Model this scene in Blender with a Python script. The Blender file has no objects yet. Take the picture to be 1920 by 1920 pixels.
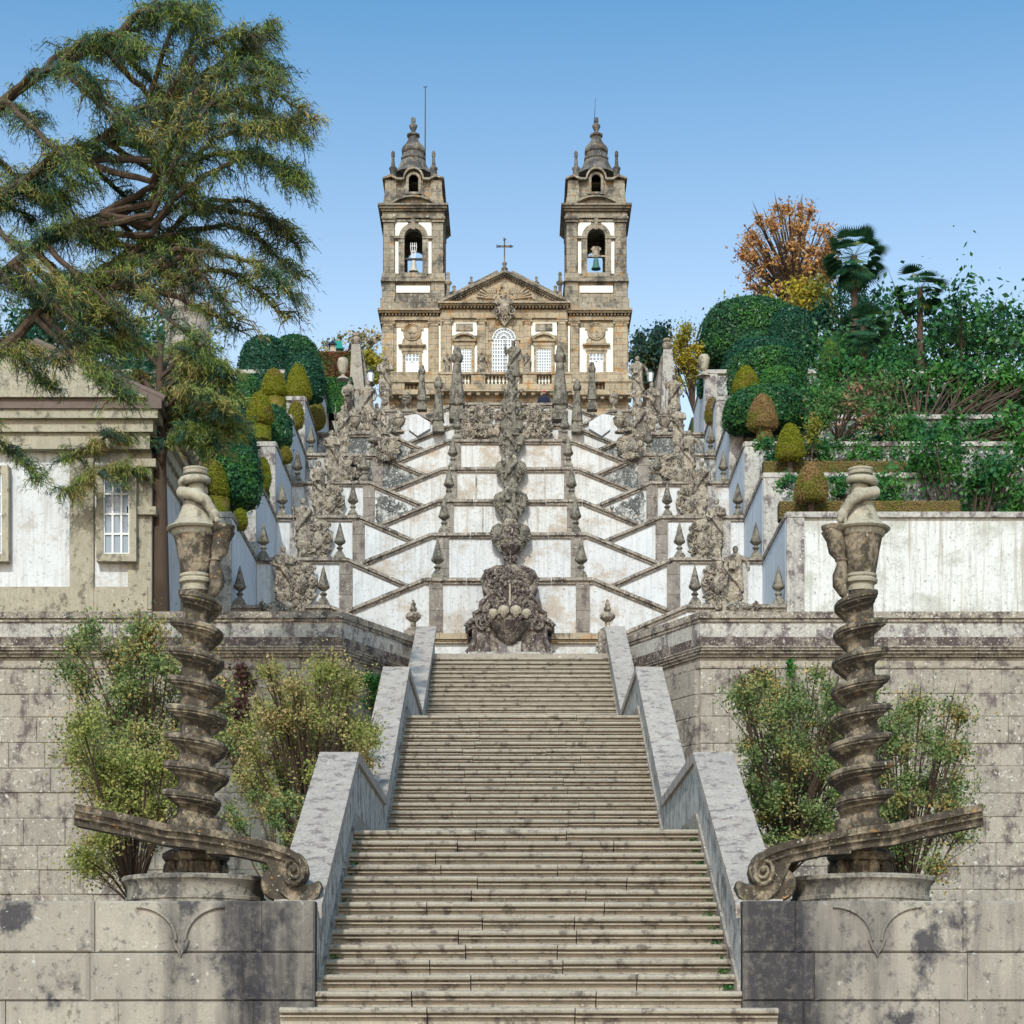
import bpy, math, random
import numpy as np
from mathutils import Vector, Matrix, noise as mn
R = math.radians; PI = math.pi
rnd = random.Random(7); nr = np.random.RandomState(5)
scn = bpy.context.scene; COL = scn.collection
# ------------------------------------------------------------------ camera, sky, sun
F = 3700.0; CX = 966.0; HY = 1950.0          # focal length, principal point in photo pixels (photo is 1920 square)
cam = bpy.data.cameras.new('camera'); co = bpy.data.objects.new('camera', cam); COL.objects.link(co)
co.location = (0, 0, 0); co.rotation_euler = (R(90), 0, 0)
cam.sensor_width = 36; cam.lens = F/1920*36; cam.shift_x = -(CX-960)/1920; cam.shift_y = (HY-960)/1920
cam.clip_start = .5; cam.clip_end = 3000; scn.camera = co
w = bpy.data.worlds.new('World'); scn.world = w; w.use_nodes = True
nt = w.node_tree; nt.nodes.clear()
sky = nt.nodes.new('ShaderNodeTexSky'); sky.sky_type = 'NISHITA'; sky.sun_disc = False
SUN_EL = 40; SUN_AZ = 190                    # behind the camera, a little to its left
sky.sun_elevation = R(SUN_EL); sky.sun_rotation = R(SUN_AZ)
sky.altitude = 0; sky.air_density = 1.0; sky.dust_density = 1.6; sky.ozone_density = 1.6
bg = nt.nodes.new('ShaderNodeBackground'); bg.inputs[1].default_value = .15
wo = nt.nodes.new('ShaderNodeOutputWorld')
tc = nt.nodes.new('ShaderNodeTexCoord'); sp = nt.nodes.new('ShaderNodeSeparateXYZ'); nt.links.new(tc.outputs['Generated'], sp.inputs[0])
cr = nt.nodes.new('ShaderNodeValToRGB'); cr.color_ramp.elements[0].position = .31; cr.color_ramp.elements[0].color = (1, .87, .73, 1)
cr.color_ramp.elements[1].position = .50; cr.color_ramp.elements[1].color = (.225, .51, .59, 1)
mx = nt.nodes.new('ShaderNodeMix'); mx.data_type = 'RGBA'; mx.blend_type = 'MULTIPLY'; mx.inputs[0].default_value = 1
nt.links.new(sp.outputs[2], cr.inputs[0]); nt.links.new(sky.outputs[0], mx.inputs[6]); nt.links.new(cr.outputs[0], mx.inputs[7])
vs_ = nt.nodes.new('ShaderNodeVectorMath'); vs_.operation = 'SCALE'; vs_.inputs['Scale'].default_value = 1.8
nt.links.new(mx.outputs[2], vs_.inputs[0]); nt.links.new(vs_.outputs[0], bg.inputs[0]); nt.links.new(bg.outputs[0], wo.inputs[0])
sl = bpy.data.lights.new('sun', 'SUN'); sl.energy = 2.7; sl.angle = R(1.2); sl.color = (1, .94, .85)
so = bpy.data.objects.new('sun', sl); COL.objects.link(so)
sd = Vector((math.sin(R(SUN_AZ))*math.cos(R(SUN_EL)), math.cos(R(SUN_AZ))*math.cos(R(SUN_EL)), math.sin(R(SUN_EL))))
so.rotation_euler = sd.to_track_quat('Z', 'Y').to_euler(); so.location = sd*60
scn.view_settings.view_transform = 'Standard'; scn.view_settings.look = 'None'
scn.view_settings.exposure = .30; scn.view_settings.gamma = 1; scn.view_settings.use_curve_mapping = False
scn.render.engine = 'CYCLES'

def X(px, d): return (px-CX)*d/F
def Z(py, d): return (HY-py)*d/F
def P(px, py, d): return (X(px, d), d, Z(py, d))

# ------------------------------------------------------------------ materials
class N:
    def __init__(s, name):
        s.m = bpy.data.materials.new(name); s.m.use_nodes = True; s.t = s.m.node_tree
        s.b = s.t.nodes['Principled BSDF']
        g = s.t.nodes.new('ShaderNodeNewGeometry'); s.g = g; s.pos = g.outputs['Position']
    def L(s, a, b): s.t.links.new(a, b)
    def map(s, sc, loc=(0, 0, 0)):
        n = s.t.nodes.new('ShaderNodeMapping'); n.inputs['Scale'].default_value = sc; n.inputs['Location'].default_value = loc
        s.L(s.pos, n.inputs[0]); return n.outputs[0]
    def noise(s, sc, det=4, rough=.6, vec=None, dist=0):
        n = s.t.nodes.new('ShaderNodeTexNoise'); n.inputs['Scale'].default_value = sc
        n.inputs['Detail'].default_value = det; n.inputs['Roughness'].default_value = rough; n.inputs['Distortion'].default_value = dist
        s.L(vec or s.pos, n.inputs['Vector']); return n.outputs['Fac']
    def vor(s, sc, vec=None):
        n = s.t.nodes.new('ShaderNodeTexVoronoi'); n.inputs['Scale'].default_value = sc
        s.L(vec or s.pos, n.inputs['Vector']); return n.outputs['Distance']
    def rng(s, v, a, b, c=0, d=1):
        n = s.t.nodes.new('ShaderNodeMapRange'); n.inputs[1].default_value = a; n.inputs[2].default_value = b
        n.inputs[3].default_value = c; n.inputs[4].default_value = d; s.L(v, n.inputs[0]); return n.outputs[0]
    def mul(s, a, b, op='MULTIPLY'):
        n = s.t.nodes.new('ShaderNodeMath'); n.operation = op
        for i, v in enumerate((a, b)):
            if isinstance(v, (int, float)): n.inputs[i].default_value = v
            else: s.L(v, n.inputs[i])
        return n.outputs[0]
    def mix(s, f, a, b, bt='MIX'):
        n = s.t.nodes.new('ShaderNodeMix'); n.data_type = 'RGBA'; n.blend_type = bt
        for i, v in ((0, f), (6, a), (7, b)):
            if isinstance(v, (int, float)): n.inputs[i].default_value = v
            elif isinstance(v, tuple): n.inputs[i].default_value = v+(1,)
            else: s.L(v, n.inputs[i])
        return n.outputs[2]
    def done(s, c, rough=.9, bump=None, bs=.3, bd=.02):
        if isinstance(c, tuple): s.b.inputs['Base Color'].default_value = c+(1,)
        else: s.L(c, s.b.inputs['Base Color'])
        s.b.inputs['Roughness'].default_value = rough; s.b.inputs['Specular IOR Level'].default_value = .25
        if bump is not None:
            n = s.t.nodes.new('ShaderNodeBump'); n.inputs['Strength'].default_value = bs; n.inputs['Distance'].default_value = bd
            s.L(bump, n.inputs['Height']); s.L(n.outputs[0], s.b.inputs['Normal'])
        return s.m

def stone(name, a, b, dark, darkamt=.5, pale=(.55, .53, .47), paleamt=.3, orange=0, S=1.0, streak=.3, moss=0, bs=.5, J=None):
    """granite: two tones, dark biofilm, pale lichen rosettes, optional orange lichen; S = size of the pattern in metres"""
    n = N(name)
    c = n.mix(n.rng(n.noise(1.2/S, 5), .35, .65), a, b)
    c = n.mix(n.mul(n.rng(n.noise(28/S, 3, .7), .35, .7), .45), c, tuple(x*.55 for x in a))
    ri = n.t.nodes.new('ShaderNodeObjectInfo').outputs['Random']
    c = n.mix(n.mul(n.rng(ri, 0, 1), .28), c, tuple(x*.62 for x in b))
    e = darkamt
    f = n.rng(n.noise(1.7/S, 7, .68, n.map((1, 1, .8), (3, 9, 2))), .63-.22*e, .73-.22*e)
    c = n.mix(n.mul(f, .88), c, dark)
    f = n.rng(n.noise(7/S, 5, .75, n.map((1, 1, .9), (6, 2, 8))), .64-.16*e, .70-.14*e)
    c = n.mix(n.mul(f, .55), c, tuple(x*.8 for x in dark))
    if streak:
        f = n.rng(n.noise(3.0/S, 5, .6, n.map((2.2, 2.2, .18))), .5, .72)
        c = n.mix(n.mul(f, streak), c, tuple(x*.8 for x in dark))
    if orange:
        f = n.rng(n.noise(2.4/S, 6, .7, n.map((1, 1, 1.6), (7, 1, 4))), .62-.2*orange, .70-.1*orange)
        c = n.mix(n.mul(f, .75), c, (.46, .22, .055))
    if moss:
        f = n.rng(n.noise(3.5/S, 5, .7, n.map((1, 1, 1), (1, 5, 8))), .66-.2*moss, .74-.2*moss)
        c = n.mix(n.mul(f, .8), c, (.10, .12, .025))
    if paleamt:
        dn = n.t.nodes.new('ShaderNodeTexNoise'); dn.inputs['Scale'].default_value = 9/S; dn.inputs['Detail'].default_value = 3; n.L(n.pos, dn.inputs['Vector'])
        va = n.t.nodes.new('ShaderNodeVectorMath'); va.operation = 'MULTIPLY_ADD'; va.inputs[1].default_value = (.16*S,)*3; n.L(dn.outputs['Color'], va.inputs[0]); n.L(n.pos, va.inputs[2])
        v = n.rng(n.mul(n.vor(5.5/S, va.outputs[0]), n.rng(n.noise(3.1/S, 3), .35, .65, .6, 1.7)), .15, .22, 1, 0)
        k = n.rng(n.noise(2.2/S, 4), .64-.24*paleamt, .69-.24*paleamt)
        c = n.mix(n.mul(n.mul(v, k), .8), c, pale)
        v = n.rng(n.noise(9/S, 5, .75), .66-.16*paleamt, .71-.15*paleamt)
        c = n.mix(n.mul(v, .8), c, pale)
    if J:
        sp_ = n.t.nodes.new('ShaderNodeSeparateXYZ'); n.L(n.pos, sp_.inputs[0]); cb = n.t.nodes.new('ShaderNodeCombineXYZ')
        n.L(n.mul(sp_.outputs[0], sp_.outputs[1], 'ADD'), cb.inputs[0]); n.L(sp_.outputs[2], cb.inputs[1])
        bk = n.t.nodes.new('ShaderNodeTexBrick'); n.L(cb.outputs[0], bk.inputs['Vector']); bk.inputs['Scale'].default_value = 1
        bk.inputs['Brick Width'].default_value = J[0]; bk.inputs['Row Height'].default_value = J[1]; bk.inputs['Mortar Size'].default_value = .012; bk.inputs['Mortar Smooth'].default_value = .3
        bk.inputs['Color1'].default_value = (1, 1, 1, 1); bk.inputs['Color2'].default_value = (.82, .80, .78, 1); bk.inputs['Mortar'].default_value = (.42, .38, .33, 1)
        c = n.mix(1.0, c, bk.outputs['Color'], 'MULTIPLY')
    h = n.mul(n.noise(16/S, 6, .75), n.mul(n.noise(60/S, 2), .35), 'ADD')
    return n.done(c, .92, h, bs, .035*S)

def plaster(name, base, stain, amt=.5, S=1.0, grey=.4):
    n = N(name)
    c = n.mix(n.rng(n.noise(.7/S, 6, .7, n.map((1, 1, 1.3), (5, 2, 7))), .665-.17*amt, .76-.16*amt, 0, .9), base, stain)
    f = n.rng(n.noise(4/S, 4, .6, n.map((2.4, 2.4, .12))), .5, .75)
    c = n.mix(n.mul(f, grey), c, (.33, .31, .29))
    f = n.rng(n.noise(3.2/S, 7, .75, n.map((1, 1, 1), (1, 1, 1))), .6, .68)
    c = n.mix(n.mul(f, .35*amt+.1), c, (.3, .27, .22))
    f = n.rng(n.noise(9/S, 6, .8), .56, .635)
    c = n.mix(n.mul(f, .75*amt+.1), c, (.17, .15, .14))
    f = n.mul(n.rng(n.noise(1.1/S, 4, .6, n.map((1, 1, 1), (9, 9, 3))), .5, .66), n.rng(n.noise(14/S, 5, .8), .42, .6))
    c = n.mix(n.mul(f, .55*amt+.1), c, (.30, .28, .26))
    f = n.rng(n.noise(1.3/S, 5, .65, n.map((4, 4, .14), (4, 8, 1))), .56, .70)
    c = n.mix(n.mul(f, grey*.9), c, (.36, .31, .26))
    return n.done(c, .88, n.noise(12/S, 5, .7), .25, .02)

def leafmat(name, a, b, c3=None, patch=1.5, thr=(.45, .6), sss=True, rough=.55):
    n = N(name)
    r = n.g.outputs['Random Per Island']
    c = n.mix(r, a, b)
    if c3: c = n.mix(n.mul(n.rng(n.noise(patch, 3), *thr), n.rng(r, .1, .6)), c, c3)
    m = n.done(c, rough)
    if sss:
        tr = n.t.nodes.new('ShaderNodeBsdfTranslucent'); ms = n.t.nodes.new('ShaderNodeMixShader'); ms.inputs[0].default_value = .3
        n.L(c, tr.inputs[0]); out = n.t.nodes['Material Output']
        n.L(n.b.outputs[0], ms.inputs[1]); n.L(tr.outputs[0], ms.inputs[2]); n.L(ms.outputs[0], out.inputs[0])
    return m

M = {}
M['step'] = stone('step_granite', (.435, .375, .30), (.34, .295, .24), (.115, .092, .078), .42, (.58, .55, .49), .28, 0, .28, .1, .06)
M['coping'] = stone('coping_granite', (.47, .415, .365), (.37, .325, .295), (.16, .13, .125), .5, (.56, .55, .54), .5, 0, .32, 0)
M['plinth'] = stone('pedestal_granite', (.42, .375, .31), (.33, .29, .25), (.04, .038, .048), .42, (.62, .62, .58), .14, 0, .8, .2, .03)
def streaked(m):          # broad dark water stains running down the pedestal blocks
    t = m.node_tree; b_ = t.nodes['Principled BSDF']; src = b_.inputs['Base Color'].links[0].from_socket
    g_ = t.nodes.new('ShaderNodeNewGeometry'); mp = t.nodes.new('ShaderNodeMapping'); mp.inputs['Scale'].default_value = (1.15, 1.0, .13); mp.inputs['Location'].default_value = (2.3, 0, 1.2)
    nz = t.nodes.new('ShaderNodeTexNoise'); nz.inputs['Scale'].default_value = 1.5; nz.inputs['Detail'].default_value = 6; nz.inputs['Roughness'].default_value = .6
    mr = t.nodes.new('ShaderNodeMapRange'); mr.inputs[1].default_value = .46; mr.inputs[2].default_value = .70; mr.inputs[4].default_value = .93
    mx_ = t.nodes.new('ShaderNodeMix'); mx_.data_type = 'RGBA'; mx_.inputs[7].default_value = (.055, .048, .05, 1)
    n2 = t.nodes.new('ShaderNodeTexNoise'); n2.inputs['Scale'].default_value = 9; n2.inputs['Detail'].default_value = 7; n2.inputs['Roughness'].default_value = .75; t.links.new(g_.outputs['Position'], n2.inputs['Vector'])
    r2 = t.nodes.new('ShaderNodeValToRGB'); r2.color_ramp.elements[0].position = .50; r2.color_ramp.elements[0].color = (.032, .03, .036, 1); r2.color_ramp.elements[1].position = .72; r2.color_ramp.elements[1].color = (.15, .13, .115, 1)
    e2 = r2.color_ramp.elements.new(.77); e2.color = (.55, .54, .5, 1)
    t.links.new(n2.outputs['Fac'], r2.inputs[0]); t.links.new(r2.outputs[0], mx_.inputs[7])
    t.links.new(g_.outputs['Position'], mp.inputs[0]); t.links.new(mp.outputs[0], nz.inputs['Vector']); t.links.new(nz.outputs['Fac'], mr.inputs[0])
    sx_ = t.nodes.new('ShaderNodeSeparateXYZ'); t.links.new(g_.outputs['Position'], sx_.inputs[0])
    def mt(op, p, q):
        k = t.nodes.new('ShaderNodeMath'); k.operation = op
        for i, v in enumerate((p, q)):
            if v is None: continue
            if isinstance(v, (int, float)): k.inputs[i].default_value = v
            else: t.links.new(v, k.inputs[i])
        return k.outputs[0]
    ax = mt('ABSOLUTE', mt('SUBTRACT', sx_.outputs[0], .145), None)
    band = mt('MULTIPLY', mt('SUBTRACT', 3.45, ax), .14)                  # the run-off below the scroll stains the inner blocks
    band = mt('MINIMUM', mt('MAXIMUM', band, -.10), .13)
    t.links.new(mt('ADD', nz.outputs['Fac'], band), mr.inputs[0])
    t.links.new(mr.outputs[0], mx_.inputs[0]); t.links.new(src, mx_.inputs[6]); t.links.new(mx_.outputs[2], b_.inputs['Base Color'])
streaked(M['plinth'])
M['drum'] = stone('drum_granite', (.36, .325, .27), (.27, .24, .20), (.07, .062, .058), .7, (.6, .58, .5), .15, 0, .5, .3)
M['dome'] = stone('dome_granite', (.22, .20, .175), (.155, .145, .13), (.055, .052, .052), .8, (.5, .48, .42), .3, .08, .9, .3)
M['column'] = stone('column_granite', (.36, .29, .205), (.26, .21, .155), (.045, .037, .03), .95, (.66, .62, .48), .25, .03, .35, .3, .22)
M['vase'] = stone('pale_granite', (.48, .43, .33), (.38, .34, .265), (.13, .115, .09), .45, (.66, .63, .52), .2, 0, .4, .25)
M['wallstone'] = stone('wall_granite', (.42, .37, .31), (.33, .30, .26), (.11, .085, .085), .5, (.62, .60, .54), .45, 0, .8, .35)
M['wallgrey'] = stone('parapet_granite', (.52, .49, .45), (.42, .40, .37), (.12, .095, .10), .62, (.66, .64, .60), .5, 0, .6, .35)
M['drum2'] = stone('mask_granite', (.50, .44, .34), (.42, .36, .28), (.14, .11, .09), .3, (.6, .56, .46), .2, 0, .4, .1)
M['obelisk'] = stone('obelisk_granite', (.28, .25, .20), (.21, .19, .155), (.055, .048, .042), .7, (.56, .52, .42), .42, 0, .35, .1, .06)
M['trim'] = stone('trim_granite', (.36, .31, .26), (.27, .235, .195), (.075, .06, .058), .66, (.66, .61, .53), .62, 0, .55, .1, .05)
M['pilaster'] = stone('pilaster_granite', (.36, .32, .28), (.26, .23, .205), (.13, .105, .10), .5, (.58, .54, .48), .45, 0, .6, .5, J=(5, .62))
M['carved'] = stone('carved_granite', (.43, .365, .285), (.31, .26, .205), (.06, .048, .042), .74, (.68, .63, .53), .6, 0, .45, .1, .07, bs=.9)
M['carvdark'] = stone('mossy_carved_granite', (.33, .28, .235), (.25, .21, .18), (.065, .046, .047), .95, (.62, .58, .50), .5, 0, .5, .2, .07, bs=.9)
M['facade'] = stone('church_granite', (.52, .43, .31), (.40, .335, .245), (.15, .125, .10), .5, (.60, .55, .45), .35, .42, 1.2, .3, J=(.62, .30))
M['tower'] = stone('tower_granite', (.40, .35, .275), (.31, .275, .22), (.09, .082, .075), .6, (.58, .54, .45), .4, .2, 1.2, .35, J=(.62, .30))
M['plaster'] = plaster('stained_plaster', (.57, .575, .59), (.42, .35, .29), .95, .8, .6)
M['plasterold'] = plaster('old_stained_plaster', (.58, .575, .57), (.42, .34, .27), .95, .75, .7)
M['plasterc'] = plaster('clean_plaster', (.60, .61, .63), (.45, .41, .37), .6, .85, .55)
M['mould'] = plaster('mouldy_plaster', (.60, .61, .60), (.42, .42, .38), 1.0, .8, .9)
M['plastw'] = plaster('church_plaster', (.74, .72, .66), (.74, .68, .58), .15, 1.5, .08)
M['plastblue'] = plaster('garden_wall_plaster', (.60, .65, .72), (.50, .52, .54), .4, .8, .6)
M['sidewall'] = stone('stair_wall_plaster', (.58, .57, .54), (.47, .46, .43), (.13, .12, .11), .6, (.70, .69, .66), .5, 0, .45, .85, .12)
M['lichenwall'] = stone('lichen_plaster', (.55, .54, .52), (.42, .41, .38), (.06, .065, .065), .95, (.72, .71, .68), .6, 0, .6, 0)
M['paving'] = stone('paving_stone', (.40, .36, .30), (.33, .29, .25), (.14, .12, .10), .3, S=1)
n = N('garden_soil'); M['soil'] = n.done(n.mix(n.rng(n.noise(1.3, 5), .4, .6), (.09, .065, .04), (.06, .09, .025)), 1, n.noise(9), .6, .05)
n = N('roof_tile'); M['roof'] = n.done(n.mix(n.noise(6), (.10, .07, .06), (.2, .15, .13)), .9, n.noise(20), .5, .02)
n = N('bronze'); M['bronze'] = n.done(n.mix(n.noise(5), (.04, .17, .15), (.06, .10, .08)), .5)
n = N('pale_bell'); M['palebell'] = n.done((.42, .40, .34), .6)
n = N('dark_iron'); M['iron'] = n.done((.03, .035, .04), .5)
n = N('dark_inside'); M['inside'] = n.done((.035, .03, .03), .95)
n = N('white_window_paint'); M['wpaint'] = n.done((.70, .70, .70), .5)
n = N('window_glass'); n.b.inputs['Base Color'].default_value = (.22, .27, .33, 1); n.b.inputs['Roughness'].default_value = .12; M['glass'] = n.m
n = N('lantern_glass'); n.b.inputs['Base Color'].default_value = (.7, .78, .82, 1); n.b.inputs['Roughness'].default_value = .2; M['lglass'] = n.m
n = N('bark'); M['bark'] = n.done(n.mix(n.noise(5, 5, .7, n.map((3, 3, .6))), (.10, .065, .045), (.055, .04, .032)), .95, n.noise(14), .6, .03)
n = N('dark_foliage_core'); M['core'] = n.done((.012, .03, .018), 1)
n = N('moss_core')
M['mosscore'] = n.done(n.mix(n.rng(n.noise(1.6, 4), .42, .58), (.13, .15, .012), (.20, .14, .045)), 1, n.noise(20, 5, .8), .8, .04)
n = N('brown_hedge_core'); M['browncore'] = n.done(n.mix(n.noise(5, 5, .8), (.13, .085, .035), (.07, .08, .02)), 1, n.noise(18), .8, .05)
M['topdark'] = leafmat('camellia_leaf', (.016, .068, .034), (.045, .15, .055), (.07, .20, .04), .8, rough=.35)
M['topteal'] = leafmat('dark_camellia_leaf', (.012, .06, .04), (.035, .125, .062), rough=.38)
M['moss'] = leafmat('boxwood_tips', (.15, .17, .012), (.26, .27, .02), (.24, .17, .05), 1.1, (.5, .62), rough=.8)
M['mossbrown'] = leafmat('browning_boxwood_tips', (.26, .17, .07), (.34, .22, .10), (.17, .2, .02), 1.1, (.48, .58), rough=.8)
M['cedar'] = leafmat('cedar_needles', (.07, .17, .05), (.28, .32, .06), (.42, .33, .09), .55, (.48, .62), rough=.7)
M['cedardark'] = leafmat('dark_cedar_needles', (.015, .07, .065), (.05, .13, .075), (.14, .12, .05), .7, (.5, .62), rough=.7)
M['juniper'] = leafmat('juniper_needles', (.09, .18, .04), (.30, .33, .08), (.44, .32, .12), .6, (.44, .58), rough=.7)
M['maple'] = leafmat('maple_leaf', (.15, .20, .045), (.36, .36, .10), (.46, .33, .16), .9, (.45, .58))
M['mapleg'] = leafmat('green_maple_leaf', (.07, .15, .05), (.25, .29, .10), (.48, .34, .12), 1.3, (.49, .62))
M['orange'] = leafmat('orange_autumn_leaf', (.42, .19, .07), (.60, .36, .14), (.30, .13, .06), .4)
M['ivy'] = leafmat('red_ivy_leaf', (.05, .09, .02), (.13, .12, .03), (.20, .06, .035), .7, (.45, .58))
M['yellow'] = leafmat('yellow_autumn_leaf', (.25, .24, .03), (.55, .40, .04), (.10, .14, .03), .35, (.45, .55))
M['green'] = leafmat('garden_leaf', (.03, .13, .03), (.09, .25, .04), (.02, .10, .05), .9)
M['pink'] = leafmat('pink_hydrangea_leaf', (.04, .13, .04), (.10, .22, .05), (.40, .17, .13), .9, (.5, .6))
M['palm'] = leafmat('palm_leaf', (.01, .06, .045), (.05, .13, .04), (.22, .22, .05), .9, (.58, .7))
M['bluegreen'] = leafmat('distant_tree_leaf', (.012, .05, .05), (.04, .10, .07), (.09, .13, .05), .3)
M['purple'] = leafmat('purple_ivy_leaf', (.10, .035, .045), (.17, .07, .07), (.07, .09, .03), .8)
M['pale'] = leafmat('pale_autumn_leaf', (.32, .27, .13), (.45, .34, .15), (.18, .2, .06), .4)
n = N('teal_canvas'); M['teal'] = n.done((.01, .22, .19), .7)
n = N('navy_cloth'); M['navy'] = n.done((.02, .025, .05), .9)
n = N('pink_cloth'); M['red'] = n.done((.55, .16, .16), .9)
n = N('skin'); M['skin'] = n.done((.45, .27, .2), .6)

# ------------------------------------------------------------------ geometry helpers
class MB:
    def __init__(s): s.v = []; s.f = []
    def add(s, vs, fs):
        o = len(s.v); s.v += [tuple(v) for v in vs]; s.f += [tuple(i+o for i in f) for f in fs]; return s
    def box(s, x0, x1, y0, y1, z0, z1):
        return s.add([(x0,y0,z0),(x1,y0,z0),(x1,y1,z0),(x0,y1,z0),(x0,y0,z1),(x1,y0,z1),(x1,y1,z1),(x0,y1,z1)],
                     [(0,1,2,3)[::-1],(4,5,6,7),(0,1,5,4),(1,2,6,5),(2,3,7,6),(3,0,4,7)])
    def prism(s, poly, y0, y1):
        """polygon [(x,z)] (any winding) extruded along y"""
        a = sum(poly[i][0]*poly[(i+1)%len(poly)][1]-poly[(i+1)%len(poly)][0]*poly[i][1] for i in range(len(poly)))
        if a < 0: poly = poly[::-1]
        k = len(poly); vs = [(x, y0, z) for x, z in poly]+[(x, y1, z) for x, z in poly]
        fs = [tuple(range(k)), tuple(range(2*k-1, k-1, -1))]+[(i, i+k, (i+1)%k+k, (i+1)%k) for i in range(k)]
        return s.add(vs, fs)
    def prismx(s, poly, x0, x1):
        """polygon [(y,z)] extruded along x"""
        m = MB(); m.prism(poly, 0, 1)
        vs = [(x0+(x1-x0)*v[1], v[0], v[2]) for v in m.v]
        return s.add(vs, [f[::-1] for f in m.f])
    def lathe(s, prof, c=(0, 0, 0), seg=20, a0=0, a1=2*PI, fn=None, sx=1, sy=1):
        """prof [(r,z)] bottom to top"""
        full = abs(a1-a0-2*PI) < 1e-6; k = seg if full else seg+1
        vs = []
        for r, z in prof:
            for j in range(k):
                a = a0+(a1-a0)*j/seg; q = r*(fn(a, z) if fn else 1)
                vs.append((c[0]+q*math.cos(a)*sx, c[1]+q*math.sin(a)*sy, c[2]+z))
        fs = []
        for i in range(len(prof)-1):
            for j in range(seg):
                j2 = (j+1)%k; fs.append((i*k+j, i*k+j2, (i+1)*k+j2, (i+1)*k+j))
        if full: fs += [tuple(range(k))[::-1], tuple(range((len(prof)-1)*k, len(prof)*k))]
        return s.add(vs, fs)
    def tube(s, path, rad, seg=8, flat=1.0):
        path = [Vector(p) for p in path]; n = len(path)
        if not hasattr(rad, '__len__'): rad = [rad]*n
        vs = []; up = Vector((0, 1, 0)); prev = None
        for i, p in enumerate(path):
            t = (path[min(i+1, n-1)]-path[max(i-1, 0)]).normalized()
            if prev is None:
                u = t.cross(up)
                if u.length < .05: u = t.cross(Vector((1, 0, 0)))
            else: u = prev-t*prev.dot(t)
            u.normalize(); prev = u; v = t.cross(u)
            for j in range(seg):
                a = 2*PI*j/seg; vs.append(p+u*math.cos(a)*rad[i]+v*math.sin(a)*rad[i]*flat)
        fs = [(i*seg+j, i*seg+(j+1)%seg, (i+1)*seg+(j+1)%seg, (i+1)*seg+j) for i in range(n-1) for j in range(seg)]
        fs += [tuple(range(seg))[::-1], tuple(range((n-1)*seg, n*seg))]
        return s.add(vs, [f[::-1] for f in fs])
    def ball(s, c, r, seg=8, rings=5, jit=0):
        if not hasattr(r, '__len__'): r = (r, r, r)
        vs = [(c[0], c[1], c[2]-r[2])]
        for i in range(1, rings):
            a = PI*i/rings
            for j in range(seg):
                b = 2*PI*j/seg; q = 1+jit*rnd.uniform(-1, 1)
                vs.append((c[0]+r[0]*math.sin(a)*math.cos(b)*q, c[1]+r[1]*math.sin(a)*math.sin(b)*q, c[2]-r[2]*math.cos(a)*q))
        vs.append((c[0], c[1], c[2]+r[2])); e = len(vs)-1; fs = []
        for j in range(seg):
            j2 = (j+1)%seg; fs.append((0, 1+j2, 1+j)); fs.append((e, e-seg+j, e-seg+j2))
            for i in range(rings-2): fs.append((1+i*seg+j, 1+i*seg+j2, 1+(i+1)*seg+j2, 1+(i+1)*seg+j))
        return s.add(vs, fs)
    def mirrored(s, xc):
        m = MB(); m.v = [(2*xc-x, y, z) for x, y, z in s.v]; m.f = [f[::-1] for f in s.f]; return m
    def build(s, name, mat, parent=None, smooth=False):
        me = bpy.data.meshes.new(name)
        off = parent_loc(parent)
        vs = [(x-off[0], y-off[1], z-off[2]) for x, y, z in s.v] if parent else s.v
        me.from_pydata(vs, [], s.f); me.update()
        me.materials.append(mat)
        if smooth:
            me.polygons.foreach_set('use_smooth', [True]*len(me.polygons))
            try: me.set_sharp_from_angle(angle=R(38))
            except Exception: pass
        o = bpy.data.objects.new(name, me); COL.objects.link(o)
        if parent: o.parent = parent
        return o
def parent_loc(o):
    v = Vector((0, 0, 0))
    while o: v += o.location; o = o.parent
    return v
def tag(o, label=None, cat=None, group=None, kind=None):
    if label: o['label'] = label
    if cat: o['category'] = cat
    if group: o['group'] = group
    if kind: o['kind'] = kind
    return o
def thing(name, label, cat, loc=(0, 0, 0), group=None):
    o = bpy.data.objects.new(name, None); o.empty_display_size = .2; o.location = loc; COL.objects.link(o)
    return tag(o, label, cat, group)
KIDS = {}
def dup(root, loc, label, group=None, mirror=False, scale=1.0, rz=0):
    r = root.copy(); COL.objects.link(r); r.location = loc; r['label'] = label
    if group: r['group'] = group
    r.scale = (scale, scale, scale); r.rotation_euler = (0, 0, rz)
    if root not in KIDS: KIDS[root] = [(c, list(c.children)) for c in root.children]
    for ch, gr in KIDS[root]:
        c = ch.copy(); COL.objects.link(c); c.parent = r
        for g in gr: d = g.copy(); COL.objects.link(d); d.parent = c
    return r
def fast_mesh(name, V, nf, k, mat, parent=None, kind=None):
    """V: (nf*k,3) array, nf faces of k verts each, unshared"""
    me = bpy.data.meshes.new(name); off = np.array(parent_loc(parent)) if parent else np.zeros(3)
    V = (V-off).astype(np.float32)
    me.vertices.add(nf*k); me.vertices.foreach_set('co', V.ravel())
    me.loops.add(nf*k); me.loops.foreach_set('vertex_index', np.arange(nf*k, dtype=np.int32))
    me.polygons.add(nf); me.polygons.foreach_set('loop_start', np.arange(0, nf*k, k, dtype=np.int32))
    try: me.polygons.foreach_set('loop_total', np.full(nf, k, dtype=np.int32))
    except Exception: pass
    me.update(calc_edges=True); me.materials.append(mat)
    o = bpy.data.objects.new(name, me); COL.objects.link(o)
    if parent: o.parent = parent
    if kind: o['kind'] = kind
    return o
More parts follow.
